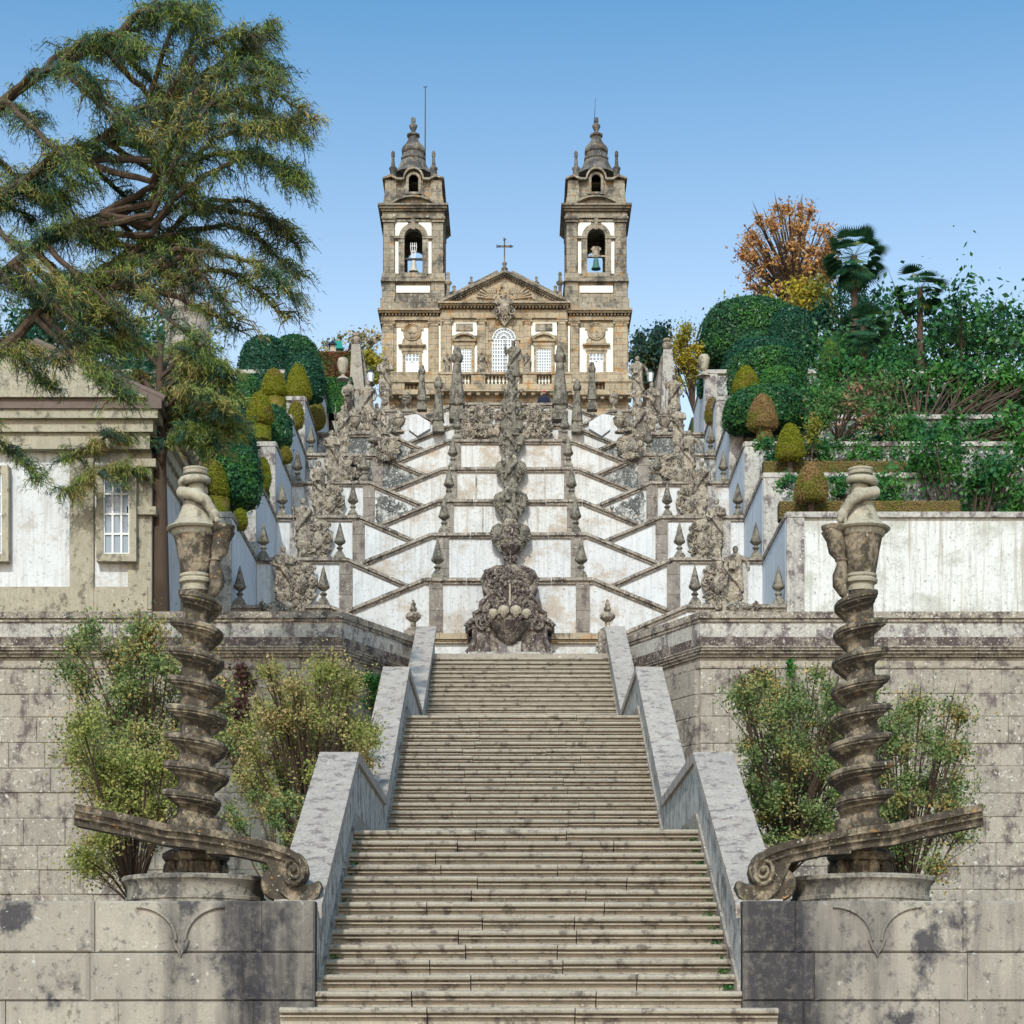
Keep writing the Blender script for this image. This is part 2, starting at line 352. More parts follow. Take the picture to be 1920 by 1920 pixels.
def leaves(name, pts, nrm, size, mat, parent=None, asp=.55, rand=.8, kind=None):
    """one folded-looking rhombus leaf per point, roughly facing nrm with random tilt"""
    n = len(pts); pts = np.asarray(pts, float); nrm = np.asarray(nrm, float)
    d = nrm+nr.normal(0, rand, (n, 3)); d /= np.linalg.norm(d, axis=1)[:, None]+1e-9
    t = np.cross(d, nr.normal(0, 1, (n, 3))); t /= np.linalg.norm(t, axis=1)[:, None]+1e-9
    b = np.cross(d, t); s = size*nr.uniform(.45, 1.45, (n, 1))
    V = np.stack([pts-t*s*.5, pts+b*s*asp*.5-t*s*.05, pts+t*s*.5, pts-b*s*asp*.5-t*s*.05], 1).reshape(-1, 3)
    return fast_mesh(name, V, n, 4, mat, parent, kind)
def sprays(name, pts, dirs, length, width, mat, parent=None, kind=None):
    """narrow drooping triangles for needle foliage"""
    n = len(pts); pts = np.asarray(pts, float); d = np.asarray(dirs, float)
    d /= np.linalg.norm(d, axis=1)[:, None]+1e-9
    s = np.cross(d, nr.normal(0, 1, (n, 3))); s /= np.linalg.norm(s, axis=1)[:, None]+1e-9
    L = length*nr.uniform(.5, 1.4, (n, 1)); W = width*nr.uniform(.6, 1.4, (n, 1))
    V = np.stack([pts-s*W*.5, pts+s*W*.5, pts+d*L], 1).reshape(-1, 3)
    return fast_mesh(name, V, n, 3, mat, parent, kind)

UNIT = None
def unit_block():
    global UNIT
    if UNIT is None:
        m = MB(); b = .035
        pts = []
        for sx in (-.5, .5):
            for sy in (-.5, .5):
                for sz in (-.5, .5):
                    q = [(sx-(b if sx > 0 else -b), sy, sz-(b if sz > 0 else -b))]
                    pts += q
        # front face inset, body behind: chamfered block
        e = .5; i = .5-b
        vs = [(-i,-e,-i),(i,-e,-i),(i,-e,i),(-i,-e,i),(-e,-e+b*1.2,-e),(e,-e+b*1.2,-e),(e,-e+b*1.2,e),(-e,-e+b*1.2,e),(-e,e,-e),(e,e,-e),(e,e,e),(-e,e,e)]
        fs = [(0,1,2,3),(0,4,5,1),(1,5,6,2),(2,6,7,3),(3,7,4,0),(4,8,9,5),(5,9,10,6),(6,10,11,7),(7,11,8,4),(8,11,10,9)]
        UNIT = (vs, fs)
    return UNIT
BLK = {}
def block(parent, x0, x1, y0, y1, z0, z1, mat, name='stone_block', rz=0, piv=None):
    key = (mat.name, name)
    if key not in BLK:
        me = bpy.data.meshes.new(name); vs, fs = unit_block(); me.from_pydata(vs, [], fs); me.update(); me.materials.append(mat); BLK[key] = me
    o = bpy.data.objects.new(name, BLK[key]); COL.objects.link(o)
    o.parent = parent; o.scale = (x1-x0, y1-y0, z1-z0)
    c = Vector(((x0+x1)/2, (y0+y1)/2, (z0+z1)/2))
    if rz and piv:
        c = Vector(piv)+Matrix.Rotation(rz, 3, 'Z')@(c-Vector(piv)); o.rotation_euler = (0, 0, rz)
    o.location = c-parent_loc(parent); return o

# ------------------------------------------------------------------ ground and terraces (setting)
XS = .145; XU = -.17                       # axis of the lower stair, axis of the upper stairway
def struct(name, mb, mat): return tag(mb.build(name, mat), kind='structure')
g = MB(); g.add([(-500, -60, -1.6), (500, -60, -1.6), (500, 900, -1.6), (-500, 900, -1.6)], [(0, 1, 2, 3)]); struct('ground', g, M['paving'])
H = .1845; T = .385
g = MB(); g.box(-40, 40, 19.9, 30, -1.59, -.03); struct('forecourt', g, M['paving'])
g = MB(); g.box(-45, -2.75, 21.9, 49.3, -1.5, 1.2); g.box(3.05, 45, 21.9, 49.3, -1.5, 1.2); struct('garden_bed', g, M['soil'])
g = MB(); g.box(-30, 30, 52.2, 56.2, 1.3, 9.98); g.box(-2.2, 2.5, 51.0, 52.25, 1.3, 9.96); struct('fountain_platform', g, M['paving'])

# ------------------------------------------------------------------ lower staircase
def flight(label, d0, z0, nst, wfun, ncut, first=None):
    t = thing('stair_flight', label, 'stairs', (XS, d0, z0-H), 'flights of the lower staircase')
    hw = 2.25
    for k in range(nst):
        d = d0+T2*k; zt = z0+H2*k; a = wfun(k)
        x0 = XS-a; x1 = XS+a
        cuts = sorted([x0+(x1-x0)*(i+1+rnd.uniform(-.32, .32))/(ncut+1) for i in range(ncut)])
        xs = [x0]+cuts+[x1]
        for i in range(len(xs)-1):
            dz = rnd.uniform(-.006, .006); dy = rnd.uniform(-.012, .012); g0 = .006
            top = zt+dz; f = d+dy; hh = H2
            prof = [(f+T2+.12, top), (f+.0, top), (f-.04, top-.010), (f-.062, top-.032), (f-.056, top-.056), (f-.03, top-.068),
                    (f+.018, top-.070), (f+.018, top-.082), (f-.018, top-.084), (f-.018, top-.104), (f+.034, top-.108), (f+.034, top-hh+.0), (f+.034, top-hh-.05), (f+T2+.12, top-hh-.05)]
            m = MB(); m.prismx([(y, z) for y, z in prof], xs[i]+g0, xs[i+1]-g0)
            m.build('step_stone', M['step'], t)
    return t
H2 = H; T2 = T
Zk = lambda k: .713+H*k
flight('lowest stone stair flight, widest steps at the foot of the picture', 21.5-2*T, Zk(-2), 14,
       lambda k: 2.62 if k == 0 else (2.36 if k == 1 else 2.25), 2)
H2 = .1853; T2 = .373
flight('middle stone stair flight between the first and second landing', 31.35, 2.745+H2, 19, lambda k: 2.25, 2)
H2 = .178; T2 = .357
flight('uppermost stone stair flight ending in front of the fountain wall', 44.0, 6.28+H2, 21, lambda k: 2.25, 1)
# body of the stair under the step stones, with its landings; steps below the picture
g = MB(); g.prismx([(20.9, -1.5), (20.9, .05), (26.2, 2.56), (26.2, 2.735), (31.4, 2.735), (38.4, 6.06), (38.4, 6.265), (44.05, 6.265), (51.2, 9.75), (51.2, 1), (40, -1.5)], XS-2.23, XS+2.23)
struct('landing', g, M['step'])
t = thing('wide_stair_flight', 'very wide steps at the foot of the stair, below the serpent columns', 'stairs', (XS, 17, -1.6))
for k in range(9):
    zt = Zk(-3)-H*k; d = 21.5-3*T-T*k
    for i in range(5):
        x0 = XS-7+2.8*i; m = MB()
        if k == 0: x0 = XS-3.2+1.28*i
        wd = 2.79 if k else 1.275
        m.prismx([(d+.5, zt), (d, zt), (d-.05, zt-.03), (d-.03, zt-.07), (d+.01, zt-.1), (d+.01, zt-H-.03), (d+.5, zt-H-.03)], x0, x0+wd)
        m.build('step_stone', M['step'], t)

# parapets left and right of the stair
PT = [(21.2, 1.45), (26.3, 3.84), (31.9, 3.93), (38.9, 7.36), (44.4, 7.42), (52.2, 10.95)]
for s, side in ((-1, 'left'), (1, 'right')):
    t = thing('stair_parapet', 'sloping and level stone parapet on the %s side of the lower staircase'%side, 'parapet', (XS+s*2.5, 21, 0), 'parapets of the lower staircase')
    xi = XS+s*2.27; xo = XS+s*2.72
    m = MB(); base = [(52.2, 6.5), (40, 1), (21.2, -1.4)]
    m.prismx([(y, z-.14) for y, z in PT]+base, min(xi, xo), max(xi, xo)); m.build('wall', M['sidewall'], t)
    # lower grey dado on the stair side
    m = MB(); dl = [(21.22, .62), (26.1, 3.0), (31.6, 3.12), (38.6, 6.55), (44.0, 6.62), (52.1, 10.2)]
    m.prismx(dl+[(52.1, 9.0), (44.4, 5.6), (38.9, 5.6), (31.8, 2.2), (26.3, 2.1), (21.22, -1.0)], min(xi-s*.03, xi+s*.05), max(xi-s*.03, xi+s*.05)); m.build('dado', M['wallstone'], t)
    # coping slabs one by one
    for i in range(len(PT)-1):
        (y0, z0), (y1, z1) = PT[i], PT[i+1]; L = math.hypot(y1-y0, z1-z0); n_ = max(2, round(L/1.5))
        for k in range(n_):
            a = k/n_; b = (k+1)/n_-.004
            ya, za, yb, zb = y0+(y1-y0)*a, z0+(z1-z0)*a, y0+(y1-y0)*b, z0+(z1-z0)*b
            m = MB(); m.prismx([(ya, za), (yb, zb), (yb, zb-.14), (ya, za-.14)], min(xi-s*.045, xo+s*.03), max(xi-s*.045, xo+s*.03))
            m.build('coping_slab', M['coping'], t)

# ------------------------------------------------------------------ serpent columns, pedestals, scrolls
def serpent(side, s):
    c = (XS+s*3.705, 22.0, 0)
    fl = lambda mb: mb if s < 0 else mb.mirrored(c[0])
    # --- pedestal wall with blocks
    t = thing('pedestal', 'dark stained granite block pedestal under the %s serpent column'%side, 'pedestal', (c[0], 21.3, -1.5), 'pedestals of the serpent columns')
    y0 = 21.0; zj = [-1.5, -.45, .10, .415, .93, 1.485]
    cuts = [[.45, 1.3, 2.5, 3.6, 4.8], [.6, 1.9, 3.0, 4.2], [.66, 2.1, 3.3, 4.4], [.77, 2.4, 3.6, 4.8], [.573, 2.35, 3.5, 4.8]]
    xe = XS+s*2.275
    core = MB(); core.box(min(xe, xe+s*6.5), max(xe, xe+s*6.5), y0+.03, 22.8, -1.5, 1.47); core.build('core', M['inside'], t)
    for r in range(5):
        xs = [0.0]+cuts[r]+[6.5]
        for i in range(len(xs)-1):
            a, b = xe+s*(xs[i]+.003), xe+s*(xs[i+1]-.003)
            p = rnd.uniform(-.012, .006)
            block(t, min(a, b), max(a, b), y0+p, y0+.6, zj[r]+.003, zj[r+1]-.003, M['plinth'])
    # --- drum
    t = thing('drum_plinth', 'round moulded plinth with arched relief carrying the %s serpent column'%side, 'plinth', (c[0], 22, 1.4), 'round plinths of the serpent columns')
    m = MB(); z0 = 1.4; m.lathe([(.76, 0), (.76, .13), (.775, .135), (.775, .17), (.755, .18), (.755, .24), (.765, .29), (.79, .33), (.815, .35), (.815, .385), (.80, .40), (.5, .41)], (c[0], 22, z0), 48)
    m.build('drum', M['drum'], t, True)
    m = MB()   # arched relief moulding on the wall face below
    for sx in (-1, 1):
        pa = []
        for k in range(15):
            a = PI*k/14*.62
            pa.append((c[0]+sx*(.55-.42*math.sin(a)*1.0+.0), 20.985, 1.02+.28*math.cos(a)))
        pa = [(c[0]+sx*(.05+.42*(1-math.cos(PI*k/24))), 20.985, 1.06+.36*math.sin(PI*k/24)) for k in range(13)]
        m.tube(pa, .018, 6)
    m.tube([(c[0]-.08, 20.985, 1.07), (c[0]-.05, 20.985, .98), (c[0]-.02, 20.985, .95), (c[0], 20.985, .89), (c[0]+.02, 20.985, .95), (c[0]+.05, 20.985, .98), (c[0]+.08, 20.985, 1.07)], .018, 6)
    m.build('arch_relief', M['plinth'], t, True)
    # --- column
    t = thing('serpent_column', '%s twisted stone column with spiral flanges, fluted vase, spout and coiled serpent'%side, 'column', (c[0], 22, 1.79), 'serpent columns flanking the staircase')
    m = MB(); z0 = 1.79
    m.lathe([(.30, 0), (.31, .05), (.28, .10), (.27, .18), (.35, .20), (.375, .235), (.37, .28), (.33, .305), (.25, .34), (.235, .42), (.25, .5), (.29, .58), (.28, .66)], (c[0], 22, z0), 32)
    for k in range(10):
        a = 2*PI*k/10; m.ball((c[0]+.3*math.cos(a), 22+.3*math.sin(a), z0+.09), (.07, .07, .13), 8, 6)
    m.build('base', M['column'], t, True)
    m = MB(); zb, ztp = 2.42, 5.02
    m.lathe([(.215, zb), (.195, 3.0), (.172, 3.6), (.156, 4.2), (.145, 4.7), (.14, ztp)], (c[0], 22, 0), 32)
    m.build('shaft', M['column'], t, True)
    # helical flange
    m = MB(); ztop = 4.99; pitch0 = .318; turns = 7.6; ns = 40
    prof = [(0, .02), (.88, .03), (1.0, .015), (1.0, -.012), (.90, -.022), (.90, -.034), (.80, -.042), (.62, -.055), (.56, -.060), (.54, -.074), (.30, -.092), (.12, -.115), (0, -.15)]
    K = int(turns*ns); vs = []
    for i in range(K+1):
        u = i/ns; ang = PI+u*2*PI      # starts at left, front is -y
        z = ztop-pitch0*u*(1-.0*u)
        rs = .138+.072*(ztop-z)/2.6; Rr = min(1, .55+i/20)*(.285+.105*(ztop-z)/2.6)
        if K-i < 10: Rr = rs+(Rr-rs)*max(.1, (K-i)/10)
        for p, dz in prof:
            r = rs-.01+(Rr-rs+.01)*p
            r *= 1+.012*mn.noise(Vector((u*9, p*3, 1)))
            vs.append((c[0]+r*math.cos(ang), 22+r*math.sin(ang), z+dz*1.28))
    q = len(prof)
    fs = [(i*q+j, i*q+j+1, (i+1)*q+j+1, (i+1)*q+j) for i in range(K) for j in range(q-1)]
    m.add(vs, fs); fl(m).build('spiral_flange', M['column'], t, True)
    # neck torus, fluted vase
    m = MB(); m.lathe([(.15, 5.0), (.15, 5.07), (.185, 5.09), (.19, 5.12), (.165, 5.14), (.18, 5.155), (.18, 5.18), (.155, 5.19)], (c[0], 22, 0), 32)
    m.build('neck_ring', M['vase'], t, True)
    m = MB(); flu = lambda a, z: 1+.045*abs(math.cos(a*6))-.02
    m.lathe([(.155, 5.18), (.17, 5.22), (.19, 5.35), (.215, 5.5), (.235, 5.6), (.245, 5.63)], (c[0], 22, 0), 72, fn=flu)
    fl(m).build('fluted_vase', M['column'], t, True)
    m = MB(); m.lathe([(.24, 5.60), (.265, 5.625), (.27, 5.665), (.25, 5.68)], (c[0], 22, 0), 72, fn=lambda a, z: 1+.02*math.cos(a*24))
    m.lathe([(.20, 5.66), (.31, 5.665), (.33, 5.685), (.32, 5.70), (.26, 5.73), (.205, 5.80), (.165, 5.90), (.13, 6.00), (.105, 6.09), (.092, 6.16), (.088, 6.25), (.10, 6.285), (.135, 6.30), (.14, 6.325), (.13, 6.335), (.14, 6.345), (.138, 6.365), (.10, 6.37)], (c[0], 22, 0), 40)
    m.build('hood', M['vase'], t, True)
    # serpent coil
    m = MB(); pa = []; ra = []
    for k in range(46):
        u = k/45; a = R(60)-u*R(560)
        r = .125+.05*u if u < .9 else .17+.06*(u-.9)*10*.4
        z = 6.245-.02*u-.17*u*u
        pa.append((c[0]+r*math.cos(a), 22+r*math.sin(a), z)); ra.append(.03+.035*min(1, u*1.6))
    lx, ly, lz = pa[-1]
    pa2 = [(c[0]-.14, 21.86, 6.07), (c[0]+.02, 21.80, 6.03), (c[0]+.13, 21.80, 5.97), (c[0]+.20, 21.83, 5.87), (c[0]+.235, 21.83, 5.78), (c[0]+.25, 21.81, 5.745)]
    k0 = 30; path = pa[:k0]+[(c[0]-.165, 21.98, 6.10)]+pa2; rad = ra[:k0]+[.062, .065, .066, .062, .056, .045, .03]
    m.tube(path, rad, 12)
    m.ball((c[0]+.235, 21.81, 5.80), (.06, .055, .075), 12, 8)      # head
    m.ball((c[0]+.265, 21.79, 5.745), (.032, .032, .04), 8, 6); m.ball((c[0]+.205, 21.79, 5.74), (.018, .018, .045), 8, 6)
    fl(m).build('serpent', M['vase'], t, True)
    # spout jug at the side
    m = MB()
    m.tube([(c[0]+.33, 21.9, 5.66), (c[0]+.30, 21.9, 5.55), (c[0]+.28, 21.9, 5.43), (c[0]+.235, 21.9, 5.33), (c[0]+.225, 21.9, 5.26), (c[0]+.245, 21.9, 5.15), (c[0]+.25, 21.9, 5.05), (c[0]+.20, 21.9, 4.95), (c[0]+.13, 21.92, 4.86)],
           [.13, .10, .095, .052, .06, .085, .08, .055, .015], 14)
    m.lathe([(.05, 5.60), (.11, 5.62), (.15, 5.67), (.155, 5.70), (.13, 5.69), (.05, 5.64)], (c[0]+.30, 21.9, 0), 20)
    m.lathe([(.058, -.015), (.072, 0), (.058, .015)], (c[0]+.232, 21.9, 5.32), 16)
    fl(m).build('spout', M['column'], t, True)
    # --- scroll rail
    d = 21.45; q = lambda px, py: (X(px, d)-0.0, Z(py, d))
    t = thing('scroll_rail', '%s sweeping stone rail curling into a big volute at the stair foot'%side, 'balustrade', (XS+s*2.9, d, 1.4), 'scroll rails beside the staircase')
    m = MB()
    body = [(390, 1592), (480, 1598), (528, 1606), (548, 1613), (560, 1640), (566, 1658), (580, 1661), (600, 1653), (604, 1664), (599, 1682), (586, 1691), (548, 1691), (525, 1672), (512, 1640), (500, 1616), (470, 1606), (390, 1602)]
    m.prism([q(*p) for p in body], d-.13, d+.17); 
    m.lathe([(.02, -.26), (.17, -.25), (.19, -.2), (.19, .2), (.17, .25), (.02, .26)], (0, 0, 0), 20)
    nv = 6*20
    for i in range(nv):
        x, y, z = m.v[-nv+i]; m.v[-nv+i] = (X(522, d)+x, d+.16+z, Z(1658, d)+y)
    xs0 = X(2*985-0, d)
    mm = m if s < 0 else m.mirrored(XS); mm.build('scroll_body', M['column'], t, True)
    m = MB()
    top = [(150, 1512), (250, 1532), (319, 1549), (360, 1553), (400, 1559), (440, 1566), (480, 1575), (515, 1583), (545, 1593), (564, 1605), (575, 1620), (578, 1636), (574, 1650), (565, 1659)]
    cen = (561, 1633)
    # moulded rail: three nested rectangular sweeps
    for (o0, o1, ya, yb) in ((0, 13, -.26, .20), (13, 25, -.20, .2), (25, 38, -.15, .2)):
        pts_o = []; pts_i = []
        for i, p in enumerate(top):
            a = Vector(top[max(i-1, 0)]); b = Vector(top[min(i+1, len(top)-1)]); tg = (b-a).normalized(); nn = Vector((-tg.y, tg.x))
            tap = 1 if i < 9 else max(.45, 1-(i-8)*.11)
            pts_o.append(q(p[0]+nn.x*o0*tap, p[1]+nn.y*o0*tap)); pts_i.append(q(p[0]+nn.x*o1*tap, p[1]+nn.y*o1*tap))
        k = len(pts_o); vs = []
        for i in range(k):
            vs += [(pts_o[i][0], d+ya, pts_o[i][1]), (pts_i[i][0], d+ya+.015, pts_i[i][1]), (pts_i[i][0], d+yb, pts_i[i][1]), (pts_o[i][0], d+yb, pts_o[i][1])]
        fs = [(i*4+j, i*4+(j+1)%4, (i+1)*4+(j+1)%4, (i+1)*4+j) for i in range(k-1) for j in range(4)]+[(0, 3, 2, 1), (4*k-4, 4*k-3, 4*k-2, 4*k-1)]
        m.add(vs, [f[::-1] for f in fs])
    mm = m if s < 0 else m.mirrored(XS); mm.build('rail', M['column'], t, True)
    m = MB(); pa = []
    for k in range(40):
        u = k/39; a = R(80)-u*R(760); r = 27*(1-u)**.8+3
        x, z = q(cen[0]+(r*.8)*math.cos(a)-6, cen[1]-r*1.0*math.sin(a)+2); pa.append((x, d-.17-.05*u, z))
    m.tube(pa, [.028-.012*k/39 for k in range(40)], 8)
    x, z = q(cen[0]-6, cen[1]+1); m.ball((x, d-.2, z), (.03, .04, .035), 10, 8)
    vol = [(q(cen[0]-5+21*math.cos(2*PI*k/24), cen[1]+1+27*math.sin(2*PI*k/24))) for k in range(24)]
    m.prism(vol, d-.17, d+.16)
    mm = m if s < 0 else m.mirrored(XS); mm.build('volute', M['column'], t, True)
serpent('left', -1); serpent('right', 1)

# ------------------------------------------------------------------ wing walls beside the stair head
for s, side in ((-1, 'left'), (1, 'right')):
    t = thing('wing_wall', '%s cornice-topped granite retaining wall beside the head of the staircase'%side, 'wall', (XS+s*6, 49, 1.2), 'wing walls beside the stair head')
    x1 = XS+s*4.45; xo = XS+s*22; xe = XS+s*2.78; d0 = 49.0; d1 = 52.1
    L = math.hypot(x1-xe, d1-d0); ang = math.atan2(d1-d0, xe-x1)
    def seg(mb, z0, z1, off, th=.5):
        """plan strip along the straight part and the chamfer, front face moved out by off"""
        a = (xo, d0-off); b = (x1-s*off*.45*-1*0, d0-off); bb = (x1-s*off*.1, d0-off); c = (xe-s*-.0, d1-off*1.1)
        poly = [a, bb, c, (xe, d1+th), (x1, d0+th), (xo, d0+th)]
        if s > 0: poly = poly[::-1]
        k = len(poly); vs = [(x, y, z0) for x, y in poly]+[(x, y, z1) for x, y in poly]
        mb.add(vs, [tuple(range(k))[::-1], tuple(range(k, 2*k))]+[(i, (i+1)%k, (i+1)%k+k, i+k) for i in range(k)])
    m = MB(); seg(m, 1.2, 10.25, 0); m.build('wall_core', M['wallstone'], t)
    m = MB(); seg(m, 9.50, 9.57, .10, .4); seg(m, 9.57, 9.64, .17, .4); seg(m, 9.64, 9.70, .23, .4); seg(m, 9.70, 9.74, .26, .4); seg(m, 9.22, 9.27, .05, .4); m.build('cornice', M['trim'], t)
    m = MB(); seg(m, 9.74, 9.98, .14, .4); m.build('base_course', M['carvdark'], t)
    m = MB(); seg(m, 9.98, 10.36, .09, .4); m.build('parapet_face', M['wallgrey'], t)
    m = MB(); seg(m, 10.36, 10.44, .14, .42); seg(m, 10.44, 10.60, .19, .44); m.build('parapet_coping', M['trim'], t)
    # ashlar
    z = 9.2; r = 0
    rng2 = random.Random(11+s)
    while z > 2.4:
        h = rng2.uniform(.55, .68); x = x1; i = 0
        while abs(x-x1) < 11:
            wd = (.32 if (r+i)%2 else .72) if i == 0 else rng2.uniform(.75, 1.35)
            a, b = x+s*.006, x+s*wd-s*.006
            pr = .05 if rng2.random() < .75 else .02
            block(t, min(a, b), max(a, b), d0-pr-.0, d0+.2, z-h+.006, z-.006, M['wallstone'])
            x += s*wd; i += 1
        # chamfer blocks
        k = 3
        for i in range(k):
            u0, u1 = i/k+.004, (i+1)/k-.004
            pa = (x1+(xe-x1)*u0, d0+(d1-d0)*u0); pb = (x1+(xe-x1)*u1, d0+(d1-d0)*u1)
            mx, my = (pa[0]+pb[0])/2, (pa[1]+pb[1])/2; ln = math.hypot(pb[0]-pa[0], pb[1]-pa[1])
            o = block(t, mx-ln/2, mx+ln/2, my-.05, my+.2, z-h+.006, z-.006, M['wallstone'])
            o.rotation_euler = (0, 0, ang if s < 0 else ang-PI)
        z -= h; r += 1

# urns at the stair head
def lathe_thing(name, label, cat, loc, parts, group, seg=18):
    t = thing(name, label, cat, loc, group)
    for nm, prof, mt in parts:
        m = MB(); m.lathe(prof, loc, seg); m.build(nm, mt, t, True)
    return t
zU = 10.95
uparts = [('foot', [(.2, 0), (.2, .05), (.15, .08), (.07, .13), (.07, .25)], M['carved']),
          ('bowl', [(.07, .25), (.13, .29), (.205, .36), (.21, .43), (.16, .49), (.07, .51)], M['trim']),
          ('finial', [(.06, .51), (.10, .57), (.09, .63), (.05, .66), (.07, .70), (.065, .75), (.03, .79), (.045, .82), (.01, .86)], M['carved'])]
zU = Z(1184, 52.6)
urn0 = lathe_thing('urn_finial', 'round stone ball finial at the left stair head', 'finial', P(775, 1184, 52.6), uparts, 'ball finials at the stair head')
m = MB(); m.box(X(775, 52.6)-.24, X(775, 52.6)+.24, 52.4, 52.8, 9.9, zU); m.build('block', M['trim'], urn0)
dup(urn0, P(1139, 1184, 52.6), 'round stone ball finial at the right stair head')

# ------------------------------------------------------------------ statues, obelisks and carved ornaments (prototypes)
def obelisk_proto(big=False):
    t = thing('obelisk', 'x', 'obelisk', (0, 0, 0), 'obelisk finials on the zigzag stairway')
    m = MB(); m.lathe([(.235, 0), (.235, .10), (.20, .12), (.185, .17), (.12, .235), (.075, .26)], (0, 0, 0), 4, PI/4, PI/4+2*PI); m.build('foot', M['obelisk'], t)
    m = MB(); m.lathe([(.07, .25), (.06, .30), (.10, .335), (.105, .36), (.06, .40), (.05, .43), (.10, .47), (.165, .52), (.18, .56), (.17, .60), (.14, .62)], (0, 0, 0), 16); m.build('bowl', M['obelisk'], t, True)
    m = MB(); m.lathe([(.15, .60), (.15, .64), (.105, .80), (.055, 1.0), (.015, 1.14), (.004, 1.16)], (0, 0, 0), 6); m.build('spire', M['obelisk'], t)
    return t
OB = obelisk_proto()
def remeshed(mb, vox, name, mat, parent, smooth_it=1, disp=0):
    me = bpy.data.meshes.new('tmp'); me.from_pydata(mb.v, [], mb.f); me.update()
    o = bpy.data.objects.new('tmp', me); COL.objects.link(o)
    md = o.modifiers.new('r', 'REMESH'); md.mode = 'VOXEL'; md.voxel_size = vox
    if smooth_it: sm = o.modifiers.new('s', 'SMOOTH'); sm.iterations = smooth_it; sm.factor = .5
    dg = bpy.context.evaluated_depsgraph_get(); me2 = bpy.data.meshes.new_from_object(o.evaluated_get(dg))
    bpy.data.objects.remove(o); bpy.data.meshes.remove(me)
    if disp:
        for v in me2.vertices:
            p = v.co*11; v.co += v.normal*disp*(mn.noise(p)+.5*mn.noise(p*2.3))
    me2.name = name; me2.materials.clear(); me2.materials.append(mat)
    me2.polygons.foreach_set('use_smooth', [True]*len(me2.polygons))
    r = bpy.data.objects.new(name, me2); COL.objects.link(r); r.parent = parent; return r
def statue_proto(variant, mat='carved'):
    """robed granite figure about 1.25 m tall on a scrolled pedestal 0.75 m tall; faces -y"""
    t = thing('statue', 'x', 'statue', (0, 0, 0), 'biblical statues on the stairway terraces')
    z0 = .72; m = MB(); ph = variant*1.3
    fold = lambda a, z: 1+.09*math.sin(7*a+ph+z*2.5)+.04*math.sin(13*a+z*5)
    m.lathe([(.20, z0), (.215, z0+.04), (.20, z0+.2), (.175, z0+.42), (.165, z0+.6), (.175, z0+.75), (.20, z0+.88), (.19, z0+.96), (.09, z0+1.02), (.055, z0+1.06), (.05, z0+1.09)], (0, 0, 0), 40, fn=fold, sx=1.05, sy=.72)
    m.ball((.01, -.02, z0+1.15), (.068, .078, .09), 14, 10); m.ball((0, .02, z0+1.16), (.08, .08, .085), 12, 8)     # head, hair
    m.ball((.01, -.095, z0+1.145), (.013, .022, .02), 6, 5); m.ball((.01, -.07, z0+1.09), (.035, .03, .04), 8, 6)   # nose, beard
    if variant == 0:
        m.tube([(-.19, 0, z0+.93), (-.25, -.06, z0+.72), (-.12, -.17, z0+.66), (.0, -.19, z0+.70)], [.065, .055, .042, .03], 10)
        m.tube([(.19, 0, z0+.93), (.25, -.08, z0+.74), (.12, -.18, z0+.74), (.02, -.19, z0+.76)], [.065, .055, .042, .03], 10)
        m.tube([(-.2, -.1, z0+.9), (0, -.2, z0+.55), (.2, -.12, z0+.2)], [.05, .06, .04], 8)
    elif variant == 1:
        m.tube([(-.19, 0, z0+.93), (-.27, -.05, z0+.75), (-.30, -.14, z0+.88), (-.28, -.16, z0+.98)], [.065, .052, .042, .032], 10)
        m.tube([(-.30, -.16, z0+.02), (-.29, -.17, z0+1.22)], [.017, .015], 8)
        m.tube([(.19, 0, z0+.93), (.27, -.04, z0+.70), (.22, -.14, z0+.52), (.15, -.18, z0+.50)], [.065, .052, .042, .032], 10)
        m.tube([(.22, -.08, z0+.9), (.0, -.2, z0+.62), (-.2, -.1, z0+.3)], [.05, .06, .05], 8)
    else:
        m.tube([(-.19, 0, z0+.93), (-.26, -.06, z0+.70), (-.16, -.16, z0+.55), (-.1, -.19, z0+.62)], [.065, .052, .045, .035], 10)
        m.tube([(.19, 0, z0+.93), (.30, -.02, z0+.80), (.36, -.08, z0+.62), (.35, -.1, z0+.54)], [.065, .052, .042, .032], 10)
        m.box(-.13, .02, -.24, -.17, z0+.58, z0+.80)
        m.tube([(-.15, -.12, z0+.5), (.05, -.17, z0+.3), (.2, -.1, z0+.02)], [.05, .06, .06], 8)
    remeshed(m, .013, 'figure', M[mat], t, 1, .008)
    m = MB(); m.lathe([(.30, 0), (.30, .07), (.25, .10), (.24, .16), (.20, .26), (.19, .45), (.22, .56), (.26, .60), (.27, .66), (.23, .70), (.23, .73)], (0, 0, 0), 4, PI/4, PI/4+2*PI)
    for sx in (-1, 1):
        m.tube([(sx*.20, -.19, .14), (sx*.28, -.2, .10), (sx*.33, -.19, .16), (sx*.30, -.18, .21), (sx*.27, -.18, .17)], [.035]*5, 8)
        m.tube([(sx*.15, -.19, .5), (sx*.2, -.19, .57), (sx*.24, -.18, .52)], .03, 8)
    m.ball((0, -.19, .35), (.09, .04, .13), 10, 8, .1)
    m.build('pedestal', M['carved'], t, True)
    return t
ST = [statue_proto(i) for i in range(3)]; SD = [statue_proto(i, 'obelisk') for i in range(3)]
def lumps(mb, n, fn, r0, r1):
    for _ in range(n):
        c = fn(); r = rnd.uniform(r0, r1); mb.ball(c, (r*rnd.uniform(.7, 1.4), r*rnd.uniform(.7, 1.2), r*rnd.uniform(.7, 1.5)), 7, 5, .18)
